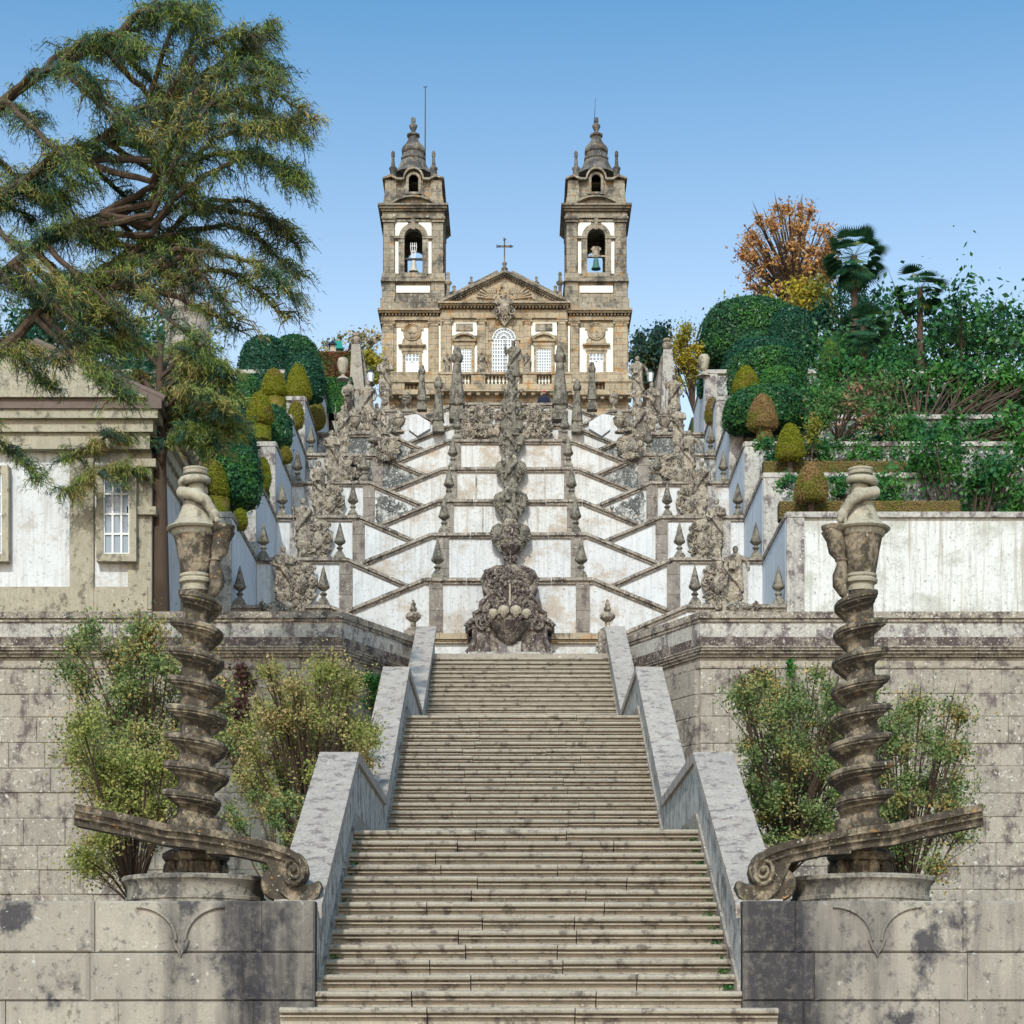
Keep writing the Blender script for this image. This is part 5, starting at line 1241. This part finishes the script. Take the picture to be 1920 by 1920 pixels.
# ------------------------------------------------------------------ vegetation
PC = {'cone': [(.5, 0), (.86, .04), (1, .15), (.97, .32), (.84, .55), (.64, .76), (.38, .92), (.03, 1)],
      'dome': [(.55, 0), (.9, .07), (1, .22), (1, .48), (.93, .7), (.72, .88), (.38, .98), (.02, 1)],
      'egg': [(.3, 0), (.75, .1), (1, .32), (.98, .5), (.82, .72), (.5, .92), (.03, 1)],
      'box': [(.9, 0), (1, .04), (1, .8), (.95, .93), (.75, 1), (.02, 1.02)]}
def topiary(name, label, px0, px1, py0, py1, d, shape, core, leaf, n_, size, depth=None, base=None, group=None, rand=.5, sx_=1.0, trunk=True):
    """clipped plant whose outline fills px0..px1, py0(top)..py1(bottom) at distance d"""
    cx = X((px0+px1)/2, d); rx = (px1-px0)/2*d/F; zt, zb = Z(py0, d), Z(py1, d); H_ = zt-zb; ry = depth or rx
    t = thing(name, label, 'hedge' if shape == 'box' else 'topiary', (cx, d, zb), group)
    prof = PC[shape]; rs = rnd.random()*50
    def rad(a, u, r): 
        k = 1+.085*mn.noise(Vector((math.cos(a)*1.7+rs, math.sin(a)*1.7, u*2.5)))+.02*mn.noise(Vector((math.cos(a)*6+rs, math.sin(a)*6, u*9)))
        return r*k
    P2 = []; 
    for i in range(len(prof)-1):
        for j in range(4): u = j/4; P2.append((prof[i][0]+(prof[i+1][0]-prof[i][0])*u, prof[i][1]+(prof[i+1][1]-prof[i][1])*u))
    P2.append(prof[-1]); m = MB(); m.lathe([(r, z) for r, z in P2], (0, 0, 0), 32, fn=lambda a, z: rad(a, z, 1))
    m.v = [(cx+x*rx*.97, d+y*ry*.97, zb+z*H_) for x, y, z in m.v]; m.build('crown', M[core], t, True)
    pts = []; nm = []
    seglen = [math.hypot((prof[i+1][0]-prof[i][0])*rx, (prof[i+1][1]-prof[i][1])*H_)*(prof[i][0]+prof[i+1][0]+.05) for i in range(len(prof)-1)]
    cum = np.cumsum(seglen)/sum(seglen)
    for q in range(n_):
        i = int(np.searchsorted(cum, rnd.random())); u = rnd.random(); r = prof[i][0]+(prof[i+1][0]-prof[i][0])*u; z = prof[i][1]+(prof[i+1][1]-prof[i][1])*u
        a = rnd.uniform(0, 2*PI); 
        if math.sin(a) > .35: a = -a          # keep most leaves on the sides that can be seen
        rr = rad(a, z, r); dr = prof[i+1][0]-prof[i][0]; dz = prof[i+1][1]-prof[i][1]
        nv = Vector((math.cos(a)*dz*H_/rx if rx else 0, math.sin(a)*dz*H_/ry, -dr)).normalized()
        jt = abs(rnd.gauss(0, size*.28))+(size*rnd.uniform(.5, 2.0) if rnd.random() < .02 else 0)
        pts.append((cx+rr*rx*math.cos(a)+nv.x*jt, d+rr*ry*math.sin(a)+nv.y*jt, zb+z*H_+nv.z*jt)); nm.append(tuple(nv))
    o = leaves('foliage', pts, nm, size, M[leaf], t, .6, rand); tag(o, kind='stuff')
    if base:
        b0, b1, c0, c1 = base; bx = X((b0+b1)/2, d); br = (b1-b0)/2*d/F
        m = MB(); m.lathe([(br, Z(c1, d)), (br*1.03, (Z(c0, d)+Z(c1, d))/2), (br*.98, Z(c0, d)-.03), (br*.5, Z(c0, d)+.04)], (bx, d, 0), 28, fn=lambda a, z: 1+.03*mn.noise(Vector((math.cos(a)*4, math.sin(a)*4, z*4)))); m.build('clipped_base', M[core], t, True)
        pts = []; nm = []
        for q in range(500):
            a = rnd.uniform(-PI, .3); z = rnd.uniform(Z(c1, d), Z(c0, d)); pts.append((bx+br*1.02*math.cos(a), d+br*1.02*math.sin(a), z)); nm.append((math.cos(a), math.sin(a), 0))
        tag(leaves('base_foliage', pts, nm, size, M[leaf], t, .6, rand), kind='stuff')
    elif trunk:
        m = MB(); m.lathe([(.10, zb-.45), (.08, zb+.1)], (cx, d, 0), 8); m.build('trunk', M['bark'], t)
    return t
gc = 'clipped cones on the left garden terraces'; gd = 'clipped dark camellia domes on the left terraces'
L = 'topiary'
# left side, dark domes
for (x0, x1, y0, y1, d, lb, mt) in ((445, 548, 633, 770, 80, 'dark dome topiary topmost left, beside the grey garden tower', 'topteal'), (500, 606, 632, 772, 82, 'large dark camellia dome at the top of the left garden', 'topdark'),
        (535, 606, 668, 755, 76, 'narrow dark camellia mound behind the tallest green cone', 'topteal'), (400, 458, 728, 830, 64, 'dark camellia mound behind the juniper boughs', 'topteal'),
        (430, 500, 708, 800, 72, 'glossy dark dome between two yellow-green cones', 'topdark'), (470, 546, 764, 845, 68, 'glossy camellia dome right of the large middle cone', 'topdark'),
        (375, 480, 780, 900, 62, 'dark camellia mass under the juniper boughs', 'topteal'), (357, 490, 832, 955, 57.5, 'lowest and largest glossy camellia dome on the left', 'topdark')):
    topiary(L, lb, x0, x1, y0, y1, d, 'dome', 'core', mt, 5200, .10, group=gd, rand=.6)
for (x0, x1, y0, y1, d, base, lb) in ((368, 429, 862, 935, 56.4, (378, 430, 934, 966), 'lowest yellow-green cone topiary on the left, before the big camellia dome'),
        (424, 472, 801, 880, 61.5, None, 'yellow-green cone half hidden behind the lowest camellia dome'), (462, 512, 734, 798, 66.3, (463, 508, 800, 826), 'large middle yellow-green cone with a square clipped base'),
        (490, 538, 691, 746, 71, (498, 536, 746, 770), 'yellow-green cone on the terrace above the middle cone'), (536, 586, 679, 752, 75.5, (545, 570, 742, 765), 'tallest yellow-green cone beside the narrow dark mound'),
        (398, 440, 692, 728, 70, None, 'small distant yellow-green cone among the juniper boughs')):
    topiary(L, lb, x0, x1, y0, y1, d, 'cone', 'mosscore', 'moss', 5200, .05, base=base, group=gc, rand=.7)
for (x0, x1, y0, y1, d, lb) in ((478, 508, 858, 922, 62.4, 'mossy egg-shaped shrub leaning over the lowest white garden wall'), (521, 548, 838, 870, 67.3, 'small mossy egg shrub at the foot of the second garden pier'),
        (540, 570, 752, 806, 71.2, 'mossy egg shrub on the second white garden wall'), (570, 611, 750, 808, 78.2, 'reddish mossy egg shrub nearest the stairway on the left'), (436, 464, 954, 995, 56.4, 'small mossy egg shrub above the lowest left garden pier'),
        (487, 504, 905, 945, 63.2, 'tiny mossy shrub below the camellia dome')):
    topiary(L, lb, x0, x1, y0, y1, d, 'egg', 'mosscore', 'moss', 2500, .05, group='egg-shaped shrubs over the left garden walls', rand=.7, trunk=False)
# right side
for (x0, x1, y0, y1, d, shape, lb, mt, nn) in ((1306, 1510, 569, 700, 88, 'dome', 'biggest rounded block hedge on the right below the orange tree', 'topdark', 9500), (1440, 1530, 580, 690, 85, 'dome', 'loose dark rounded shrub right of the biggest hedge', 'topteal', 5000),
        (1385, 1440, 626, 680, 82, 'dome', 'small dome crowning the stepped hedge on the right', 'topdark', 2500), (1352, 1500, 642, 740, 80, 'dome', 'broad stepped dark hedge right of the stairway', 'topteal', 7500),
        (1365, 1512, 671, 760, 76, 'box', 'square-edged dark hedge behind the bright green cone', 'topdark', 7000), (1360, 1512, 731, 812, 69.5, 'dome', 'wide glossy hedge mound behind the brown cone', 'topdark', 7500),
        (1308, 1360, 706, 745, 80, 'dome', 'small dark bush beside the right egg-shaped finial', 'topteal', 1800)):
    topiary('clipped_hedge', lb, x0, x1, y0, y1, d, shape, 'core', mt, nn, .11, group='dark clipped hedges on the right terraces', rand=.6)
topiary('clipped_hedge', 'pale variegated dome shrub between bright cone and square hedge', 1424, 1498, 692, 745, 73, 'dome', 'core', 'green', 2500, .09, rand=.7)
for (x0, x1, y0, y1, d, core, leaf, base, lb) in ((1490, 1552, 868, 943, 56.4, 'browncore', 'mossbrown', None, 'lowest cone on the right, half brown half moss green'), (1455, 1508, 794, 864, 62, 'mosscore', 'moss', None, 'moss green rounded cone on the second right terrace'),
        (1402, 1457, 739, 808, 66.8, 'browncore', 'mossbrown', (1418, 1448, 806, 830), 'brown dried cone on the third right terrace'), (1373, 1424, 686, 744, 71.5, 'mosscore', 'moss', None, 'bright yellow-green cone in front of the square hedge'),
        (1532, 1584, 632, 712, 74, 'mosscore', 'green', None, 'tall green dome on a brown stem near the palms')):
    topiary(L, lb, x0, x1, y0, y1, d, 'cone', core, leaf, 5200, .05, base=base, group='clipped cones on the right garden terraces', rand=.7)
topiary(L, 'brown mossy egg shrub against the upper right garden pier', 1321, 1352, 745, 800, 76, 'egg', 'browncore', 'mossbrown', 2200, .05, rand=.7)
def hedge_row(label, px0, px1, py0, py1, d, core, leaf, n_=2500, th=.5, size=.05, name='clipped_hedge'):
    t = thing(name, label, 'hedge', P((px0+px1)/2, py1, d)); x0, x1, z0, z1 = X(px0, d), X(px1, d), Z(py1, d), Z(py0, d)
    m = MB(); nx = 30; nz = 5
    vs = []; 
    for i in range(nx+1):
        for (yy, zz) in ((0, 0), (-.02, .5), (0, .92), (.08, 1), (.9, 1), (1, .9), (1, 0)):
            p = Vector((i*.6, yy*3, zz*3)); vs.append((x0+(x1-x0)*i/nx, d+yy*th+.05*mn.noise(p), z0+(z1-z0)*zz+.05*mn.noise(p+Vector((9, 0, 0)))))
    m.add(vs, [(i*7+j, (i+1)*7+j, (i+1)*7+j+1, i*7+j+1) for i in range(nx) for j in range(6)]+[tuple(range(7))[::-1], tuple(nx*7+j for j in range(7))]); m.build('hedge_body', M[core], t, True)
    pts = []; nm = []
    for q in range(n_):
        if rnd.random() < .75: pts.append((rnd.uniform(x0, x1), d-.03, rnd.uniform(z0, z1))); nm.append((0, -1, .2))
        else: pts.append((rnd.uniform(x0, x1), rnd.uniform(d, d+th), z1+.02)); nm.append((0, -.2, 1))
    tag(leaves('foliage', pts, nm, size, M[leaf], t, .6, .7), kind='stuff'); return t
hedge_row('low brown clipped hedge behind the lowest right cone', 1462, 1800, 939, 972, 57.0, 'browncore', 'mossbrown')
hedge_row('long brown hedge along the second right terrace', 1432, 1800, 864, 894, 62.5, 'browncore', 'mossbrown')
hedge_row('short clipped hedge behind the left egg-shaped finial', 606, 660, 708, 775, 83, 'core', 'green', 2200, 1, .09)
hedge_row('ivy and red creeper hedge on the hilltop wall left of the church', 570, 664, 660, 712, 87, 'core', 'ivy', 3000, .5, .12, 'ivy_hedge')
def scatter(name, label, cat, blobs, mat, n_, size, group=None, stems=None, base=None, rand=1.2, asp=.6):
    """loose plant: leaves through ellipsoids given as (px,py,d,rx_px,rz_px)"""
    bx = blobs[0]; t = thing(name, label, cat, base or P(bx[0], bx[1]+bx[4], bx[2]), group)
    w_ = np.array([b[3]*b[4] for b in blobs], float); w_ /= w_.sum(); pts = []; nm = []
    for b, ww in zip(blobs, w_):
        k = int(n_*ww); c0 = np.array(P(b[0], b[1], b[2])); s_ = b[2]/F; v = nr.normal(0, 1, (k, 3)); v /= np.linalg.norm(v, axis=1)[:, None]
        r = np.abs(nr.normal(0, .62, (k, 1)))+nr.uniform(0, .35, (k, 1)); n3 = v.copy(); v = v*r*np.array([b[3]*s_, (b[5] if len(b) > 5 else min(b[3], b[4]))*s_, b[4]*s_])
        pts.append(c0+v); nm.append(n3*.6+np.array([0, -.4, .5]))
    tag(leaves('foliage', np.concatenate(pts), np.concatenate(nm), size, M[mat], t, asp, rand), kind='stuff')
    m = MB(); ba = Vector(t.location)
    for b in blobs:
        c0 = Vector(P(b[0], b[1], b[2])); dv = c0-ba; hh = rnd.uniform(.45, .62); mid = ba+Vector((dv.x*rnd.uniform(.18, .42), dv.y*.3, dv.z*hh)) if cat == 'tree' else ba+Vector((dv.x*rnd.uniform(.3, .6), dv.y*.5, dv.z*rnd.uniform(.4, .6)))
        q = min((c0-ba).length*.004, .012)*b[2]/40; m.tube([ba, mid, c0, c0+(c0-mid)*.25], [q*2.2+.006, q*1.5+.005, q+.004, .003], 6)
        for _ in range(3):
            e = c0+Vector((rnd.uniform(-1, 1)*b[3]*b[2]/F, rnd.uniform(-.3, .3), rnd.uniform(-.8, 1)*b[4]*b[2]/F)); m.tube([mid.lerp(c0, rnd.random()), e], [q*.8+.004, .003], 5)
    m.build('stem', M['bark'], t); return t
rq = random.Random(5)
def cloud(x0, x1, y0, y1, d, n_, r0, r1, dj=1.0, keep=lambda x, y: True):
    o = []
    while len(o) < n_:
        x, y = rq.uniform(x0, x1), rq.uniform(y0, y1)
        if keep(x, y): r = rq.uniform(r0, r1); o.append((x, y, d+rq.uniform(-dj, dj), r*rq.uniform(.8, 1.3), r*rq.uniform(.7, 1.1)))
    return o
# the two maples in front of the wing walls
kl = lambda x, y: ((x-572)/128)**2+((y-1390)/165)**2 < 1
scatter('maple_shrub', 'yellow-green autumn maple bush in front of the left wing wall', 'shrub', cloud(440, 700, 1240, 1520, 31, 90, 18, 38, 1.6, kl)+[(600, 1250, 31, 30, 28), (560, 1290, 31, 40, 30), (660, 1300, 31, 30, 30), (500, 1340, 31, 34, 36)], 'maple', 42000, .046, base=P(590, 1640, 31))
scatter('ground_shrub', 'dark green leafy undergrowth at the foot of the left maple', 'shrub', cloud(420, 590, 1490, 1640, 29, 22, 14, 26, 1.0), 'mapleg', 6000, .05, base=P(520, 1700, 29))
scatter('maple_shrub', 'green maple bush speckled with yellow before the right wing wall', 'shrub', cloud(1385, 1590, 1290, 1590, 30, 100, 18, 36, 1.6, lambda x, y: x > 1365+max(0, (1400-y))*.2)+[(1432, 1275, 30, 30, 28), (1530, 1265, 30, 30, 25), (1400, 1400, 30, 28, 20)], 'mapleg', 44000, .048, base=P(1480, 1640, 30))
scatter('maple_shrub', 'green maple continuing behind the right serpent column', 'shrub', cloud(1600, 1800, 1300, 1640, 31, 55, 26, 44, 1.6), 'mapleg', 26000, .055, base=P(1700, 1700, 31))
scatter('maple_shrub', 'yellow-green maple continuing behind the left serpent column', 'shrub', cloud(150, 330, 1330, 1640, 31, 50, 26, 44, 1.6), 'maple', 26000, .055, base=P(250, 1700, 31))
scatter('creeper', 'purple creeper on the left wing wall beside the serpent column', 'creeper', cloud(410, 470, 1250, 1420, 48.9, 14, 12, 24, .05), 'purple', 2600, .10, base=P(440, 1460, 48.8))
scatter('creeper', 'green creeper tuft near the parapet on the left wing wall', 'creeper', cloud(680, 716, 1262, 1330, 47.5, 8, 10, 20, .3), 'green', 1400, .10, base=P(700, 1360, 47.5))
scatter('creeper', 'purple creeper patch on the right wing wall above the maple', 'creeper', cloud(1395, 1440, 1258, 1300, 48.9, 7, 8, 14, .05), 'purple', 900, .09, base=P(1418, 1330, 48.8))
scatter('creeper', 'small green fern tuft hanging from the right wing cornice', 'creeper', [(1482, 1246, 48.7, 9, 15), (1484, 1262, 48.7, 6, 10)], 'green', 260, .10, base=P(1482, 1275, 48.8))
# right garden plants
scatter('hydrangea', 'pink fading hydrangea bushes on the right terraces by the palms', 'shrub', cloud(1520, 1680, 715, 800, 66, 26, 16, 26, 1.5), 'pink', 5200, .12, base=P(1570, 830, 66))
scatter('garden_shrub', 'fresh green leafy border on the second right terrace', 'shrub', cloud(1410, 1680, 826, 866, 63.5, 26, 12, 20, .6), 'green', 4600, .11, base=P(1560, 866, 63.5))
scatter('garden_shrub', 'green border plants around the lowest right cone', 'shrub', cloud(1462, 1700, 896, 940, 58.0, 22, 10, 18, .5), 'green', 3600, .10, base=P(1560, 945, 58))
scatter('garden_shrub', 'pale yellow reed tuft beside the moss green cone', 'shrub', [(1522, 815, 62.5, 14, 30), (1528, 800, 62.5, 16, 18)], 'yellow', 900, .09, base=P(1522, 860, 62.5))
scatter('garden_shrub', 'light green climbing plant right of the glossy hedge mound', 'shrub', cloud(1505, 1560, 738, 800, 67.5, 9, 14, 20, .5), 'green', 1700, .1, base=P(1530, 830, 67.5))
scatter('autumn_vine', 'yellow autumn vine hanging behind the right egg-shaped finial', 'vine', cloud(1270, 1312, 600, 730, 87, 16, 14, 22, .6), 'yellow', 4200, .12, base=P(1300, 770, 87))
scatter('autumn_bush', 'olive and yellow trees between the biggest hedge and the orange tree', 'tree', cloud(1330, 1560, 555, 610, 93, 20, 20, 32, 1.5), 'yellow', 4500, .2, base=P(1430, 680, 93))
scatter('autumn_bush', 'yellow-green rounded tree left of the palms', 'tree', cloud(1500, 1560, 535, 600, 88, 9, 22, 34, 1.0), 'yellow', 3000, .18, base=P(1530, 680, 88))
scatter('dark_conifer', 'dark blue-green conifer below the palms', 'tree', cloud(1530, 1620, 560, 640, 86, 16, 22, 34, 1.2), 'topteal', 4500, .16, base=P(1580, 700, 86))
kor = lambda x, y: ((x-1478)/90)**2+((y-475)/100)**2 < 1
scatter('autumn_tree', 'orange autumn oak with open crown rising above the right hedges', 'tree', cloud(1390, 1566, 385, 575, 100, 100, 8, 19, 2.5, kor)+[(1450, 410, 100, 12, 22), (1520, 395, 100, 16, 18), (1555, 500, 100, 20, 26), (1405, 520, 100, 18, 20)], 'orange', 9500, .165, base=P(1490, 620, 100))
scatter('broadleaf_tree', 'dark blue-green tree just right of the church', 'tree', cloud(1178, 1245, 615, 740, 118, 24, 14, 24, 2), 'bluegreen', 4200, .25, base=P(1210, 790, 118))
scatter('autumn_tree', 'thin yellow autumn treetops left of the church', 'tree', cloud(560, 712, 628, 680, 108, 26, 10, 20, 2), 'pale', 1500, .2, base=P(640, 720, 108))
scatter('autumn_tree', 'golden bush beside the left tower base', 'tree', cloud(676, 716, 655, 715, 96, 12, 14, 22, 1), 'yellow', 2200, .18, base=P(696, 760, 96))
# palms
def palm(label, px, py, d, r_px, ytr, n_=34):
    t = thing('palm_tree', label, 'palm', P(px, ytr, d), 'palms at the right edge'); c0 = Vector(P(px, py, d)); Rr = r_px*d/F
    m = MB(); m.tube([Vector(P(px, ytr, d)), c0], [.15, .12], 10); m.build('trunk', M['bark'], t)
    V = []
    for k in range(n_):
        a = rnd.uniform(0, 2*PI); el = rnd.uniform(-1.25, 1.1); L_ = Rr*rnd.uniform(.75, 1.1)
        ax = Vector((math.cos(a)*math.cos(el), math.sin(a)*math.cos(el), math.sin(el))); tip = c0+ax*L_*.55
        for j in range(15):
            b = (j-7)*.16; s_ = ax.cross(Vector((0, 0, 1)));  s_ = s_.normalized() if s_.length > .01 else Vector((1, 0, 0)); up = s_.cross(ax)
            dv = (ax*math.cos(b)+s_*math.sin(b)).normalized(); e = tip+dv*L_*.5+Vector((0, 0, -.12*L_)); wv = dv.cross(up).normalized()*.022*1.6; mid = tip.lerp(e, .5)
            V += [tip, mid+wv, e, mid-wv]
        wv = Vector((0, 0, .02)); V += [c0, c0+wv, tip+wv, tip]
    V = np.array([tuple(v) for v in V]); fast_mesh('frond', V, len(V)//4, 4, M['palm'], t, 'stuff')
palm('upper dark fan palm rising at the right edge', 1602, 480, 80, 66, 640, 58); palm('lower fan palm with paler fronds at the right edge', 1618, 612, 76, 54, 720, 50)
palm('fan palm farther out on the right terraces', 1725, 540, 82, 60, 700)
# drooping cedar on the left
def bough_tree(name, label, base_pt, trunk_pts, limbs, d, mat, mat2, n_per, drop, length, width, seedv):
    rr = random.Random(seedv); t = thing(name, label, 'tree', base_pt); m = MB()
    m.tube([P(*p) for p in trunk_pts], [.27-.2*i/(len(trunk_pts)-1) for i in range(len(trunk_pts))], 12); m.build('trunk', M['bark'], t, True)
    A = []; AD = []; B = []; BD = []; m = MB()
    for lb in limbs:
        dd = d+rr.uniform(-1.8, 1.8); fol = lb[0]; pts = lb[1:]; w3 = [Vector(P(p[0], p[1], d+(dd-d)*min(1, i/2))) for i, p in enumerate(pts)]
        # smooth polyline
        cu = []
        for i in range(len(w3)-1):
            for j in range(6):
                u = j/6; a, b_ = w3[i], w3[i+1]; cu.append(a.lerp(b_, u)+Vector((rr.uniform(-.02, .02), rr.uniform(-.04, .04), rr.uniform(-.02, .02))))
        cu.append(w3[-1]); nn = len(cu); main = lb in tuple((1,)+tuple(q) for q in MA); m.tube(cu, [(.11 if main else .055)*(1-i/nn)**.8+.012 for i in range(nn)], 7)
        for i in range(nn):
            u = i/nn
            if u < (.04 if main else .22): continue
            for _ in range(2 if u < .6 else 3):    # secondary twigs, drooping
                c0 = cu[i]; sdir = Vector((rr.uniform(-.5, 1), rr.uniform(-1, 1), rr.uniform(-.35, .25))).normalized(); L_ = rr.uniform(.25, .75)*drop
                e1 = c0+sdir*L_*.6; e2 = e1+sdir*L_*.35+Vector((0, 0, -L_*.45)); m.tube([c0, e1, e2], [.016, .010, .004], 5)
                if rr.random() > fol: continue
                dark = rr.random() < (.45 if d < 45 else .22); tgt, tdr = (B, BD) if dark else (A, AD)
                for k in range(n_per):
                    v = rr.random(); p = c0.lerp(e1, v*1.6) if v < .62 else e1.lerp(e2, (v-.62)/.38)
                    p = p+Vector((rr.gauss(0, .07), rr.gauss(0, .09), rr.gauss(0, .045))); tgt.append(tuple(p)); tdr.append((sdir.x*.6+rr.gauss(0, .35), sdir.y*.5+rr.gauss(0, .35), -.55+rr.gauss(0, .45)))
    m.build('branch', M['bark'], t)
    tag(sprays('foliage', A, AD, length, width, M[mat], t), kind='stuff'); tag(sprays('dark_foliage', B, BD, length, width, M[mat2], t), kind='stuff')  # second mesh holds the randomly picked twigs with darker blue-green needles
lm = [(.8, (270, 520), (330, 466), (400, 475), (480, 492), (540, 522), (574, 566)), (.75, (270, 430), (340, 378), (400, 388), (470, 402), (540, 422), (582, 462)),
      (.5, (275, 520), (345, 478), (380, 520), (410, 560), (445, 600)), (.6, (285, 470), (350, 400), (400, 372), (470, 380), (530, 410), (560, 440)),
      (.9, (285, 440), (340, 330), (400, 260), (470, 235), (540, 232), (590, 262)), (1, (285, 400), (340, 280), (390, 200), (450, 165), (520, 160), (608, 226)),
      (1, (285, 350), (330, 230), (380, 150), (440, 110), (500, 70), (530, 45)), (1, (280, 250), (330, 150), (380, 90), (440, 62), (490, 60)),
      (1, (280, 180), (320, 60), (350, 20), (385, 8)), (1, (285, 300), (350, 245), (420, 232), (500, 245), (585, 215)), (.9, (285, 420), (350, 350), (420, 310), (500, 290), (570, 320), (585, 345)),
      (.8, (285, 480), (350, 430), (420, 420), (480, 440), (540, 480), (575, 520)), (1, (285, 340), (330, 250), (370, 170), (420, 130), (470, 120), (540, 150)), (.9, (280, 300), (320, 200), (345, 120), (370, 60)),
      (1, (285, 380), (340, 310), (400, 290), (470, 285), (530, 300), (560, 330)), (.7, (275, 560), (330, 520), (390, 505), (450, 515), (510, 550), (560, 600)), (.8, (280, 380), (315, 300), (335, 220), (350, 160)), (1, (285, 320), (345, 215), (400, 190), (460, 200), (520, 215), (575, 240)),
      (1, (285, 280), (330, 180), (390, 130), (450, 100), (500, 105), (545, 130)), (.45, (275, 540), (340, 560), (400, 590), (450, 620))]
MA = [[(-110, 760), (60, 600), (190, 520), (270, 475)], [(-110, 610), (60, 470), (190, 400), (275, 365)], [(-110, 450), (60, 330), (190, 260), (280, 215)], [(-110, 280), (60, 150), (190, 85), (280, 40)]]
def reach(l):          # tie each bough to the nearest of the four main limbs coming from the trunk left of the picture
    p0 = l[1]; m_ = min(MA, key=lambda q: abs(q[2][1]-10-p0[1]+30))
    tip = [(x-22 if x > 480 else x, y) for x, y in l[2:]]
    return (l[0], m_[2] if rq.random() < .5 else ((m_[1][0]+m_[2][0])/2, (m_[1][1]+m_[2][1])/2), p0)+tuple(tip)
lm = [reach(l) for l in lm]
lm += [(1,)+tuple(q) for q in MA]
for q in MA:
    for k in range(13):
        u = rq.random()*2.6; i = int(u); x = q[i][0]+(q[i+1][0]-q[i][0])*(u-i); y = q[i][1]+(q[i+1][1]-q[i][1])*(u-i); sg = rq.choice((-1, -1, 1))
        lm.append((1, (x, y), (x+50, y+sg*50), (x+110, y+sg*85+20), (x+165, y+sg*95+60)))
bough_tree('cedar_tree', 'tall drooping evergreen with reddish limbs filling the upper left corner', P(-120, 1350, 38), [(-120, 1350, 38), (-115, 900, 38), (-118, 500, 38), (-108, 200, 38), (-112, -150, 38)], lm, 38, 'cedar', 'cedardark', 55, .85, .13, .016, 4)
lj = [(1, (300, y+60), (340, y+10), (385, y), (430, y+18), (x, y+50)) for y, x in ((655, 462), (690, 470), (725, 465), (765, 466), (795, 430), (670, 440), (745, 472))]+[(1, (300, y+50), (260, y), (200, y), (120, y+40)) for y in (640, 700, 760, 820, 880)]+[(1, (300, y+60), (318, y), (350, y-15), (390, y)) for y in (660, 700, 740, 780, 820)]
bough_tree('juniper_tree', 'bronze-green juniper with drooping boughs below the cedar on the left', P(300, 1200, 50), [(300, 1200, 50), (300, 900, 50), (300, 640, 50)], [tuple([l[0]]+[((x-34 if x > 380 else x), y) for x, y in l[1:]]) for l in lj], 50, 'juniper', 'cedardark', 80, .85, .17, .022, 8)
scatter('thicket', 'dark evergreen thicket behind the juniper at the left edge', 'shrub', cloud(60, 400, 690, 1000, 60, 50, 40, 60, 2), 'topteal', 12000, .17, base=P(250, 1050, 60))
scatter('thicket', 'dark woodland mass rising beyond the left terraces', 'tree', cloud(-60, 330, 600, 900, 92, 46, 50, 80, 3), 'topteal', 14000, .27, base=P(120, 950, 92))
scatter('thicket', 'green woodland rising beyond the right terraces', 'tree', cloud(1640, 1990, 560, 900, 84, 46, 50, 80, 3), 'topdark', 14000, .26, base=P(1800, 950, 84))
scatter('thicket', 'green shrubs on the right terraces outside the serpent column', 'shrub', cloud(1650, 1960, 820, 1120, 60, 36, 34, 50, 1.5), 'green', 12000, .15, base=P(1800, 1150, 60))
scatter('ground_shrub', 'leafy undergrowth below the left chapel wall', 'shrub', cloud(130, 420, 1180, 1420, 38, 60, 26, 46, 1.6), 'mapleg', 24000, .07, base=P(270, 1500, 38))
scatter('ivy', 'dense ivy tumbling over the upper right terrace walls', 'creeper', cloud(1545, 1990, 690, 770, 73.8, 46, 24, 40, .5)+cloud(1560, 1990, 780, 850, 69.2, 40, 24, 36, .5), 'green', 15000, .2, base=P(1720, 870, 69))
scatter('garden_shrub', 'bright green leafy shrubs crowding the upper right terrace edge', 'shrub', cloud(1500, 1640, 720, 830, 72, 40, 16, 28, .8), 'green', 9000, .13, base=P(1570, 850, 72))
scatter('garden_shrub', 'mixed shrubs rising behind the palms on the right', 'shrub', cloud(1530, 1700, 640, 720, 80, 30, 24, 36, 1.0), 'topdark', 8000, .18, base=P(1620, 760, 80))
# small plants in the joints of the stair
m = MB(); pts = []; nm = []
for k in range(44):
    s = rnd.choice((-1, 1, 1)); kk = rnd.randint(0, 12); c0 = Vector((XS+s*(2.2-rnd.random()*.05), 21.5+T*kk+.02, Zk(kk)-H+.02))
    for _ in range(16): pts.append(tuple(c0+Vector((rnd.gauss(0, .03), rnd.gauss(0, .02), abs(rnd.gauss(0, .035)))))); nm.append((0, -.5, 1))
tag(leaves('weeds', pts, nm, .035, M['green'], None, .6, 1.0), 'small green weeds growing in the corners of the lower steps', 'weeds', kind='stuff')
pts = []; nm = []
for _ in range(26):
    kk = rnd.randint(0, 11); s = rnd.choice((-1, 1)); pts.append((XS+s*rnd.uniform(.3, 2.2)**.9, 21.5+T*kk+rnd.uniform(-.02, .2), Zk(kk)+.012)); nm.append((0, -.2, 3))
tag(leaves('fallen_leaves', pts, nm, .07, M['orange'], None, .6, .4), 'a few fallen orange leaves lying on the lower steps', 'leaves', kind='stuff')
# hide nothing: remove the unused prototypes at the origin
for pr in [OB, CA, UR, TO, FO]+ST+SD:
    for c_ in list(pr.children): bpy.data.objects.remove(c_)
    bpy.data.objects.remove(pr)
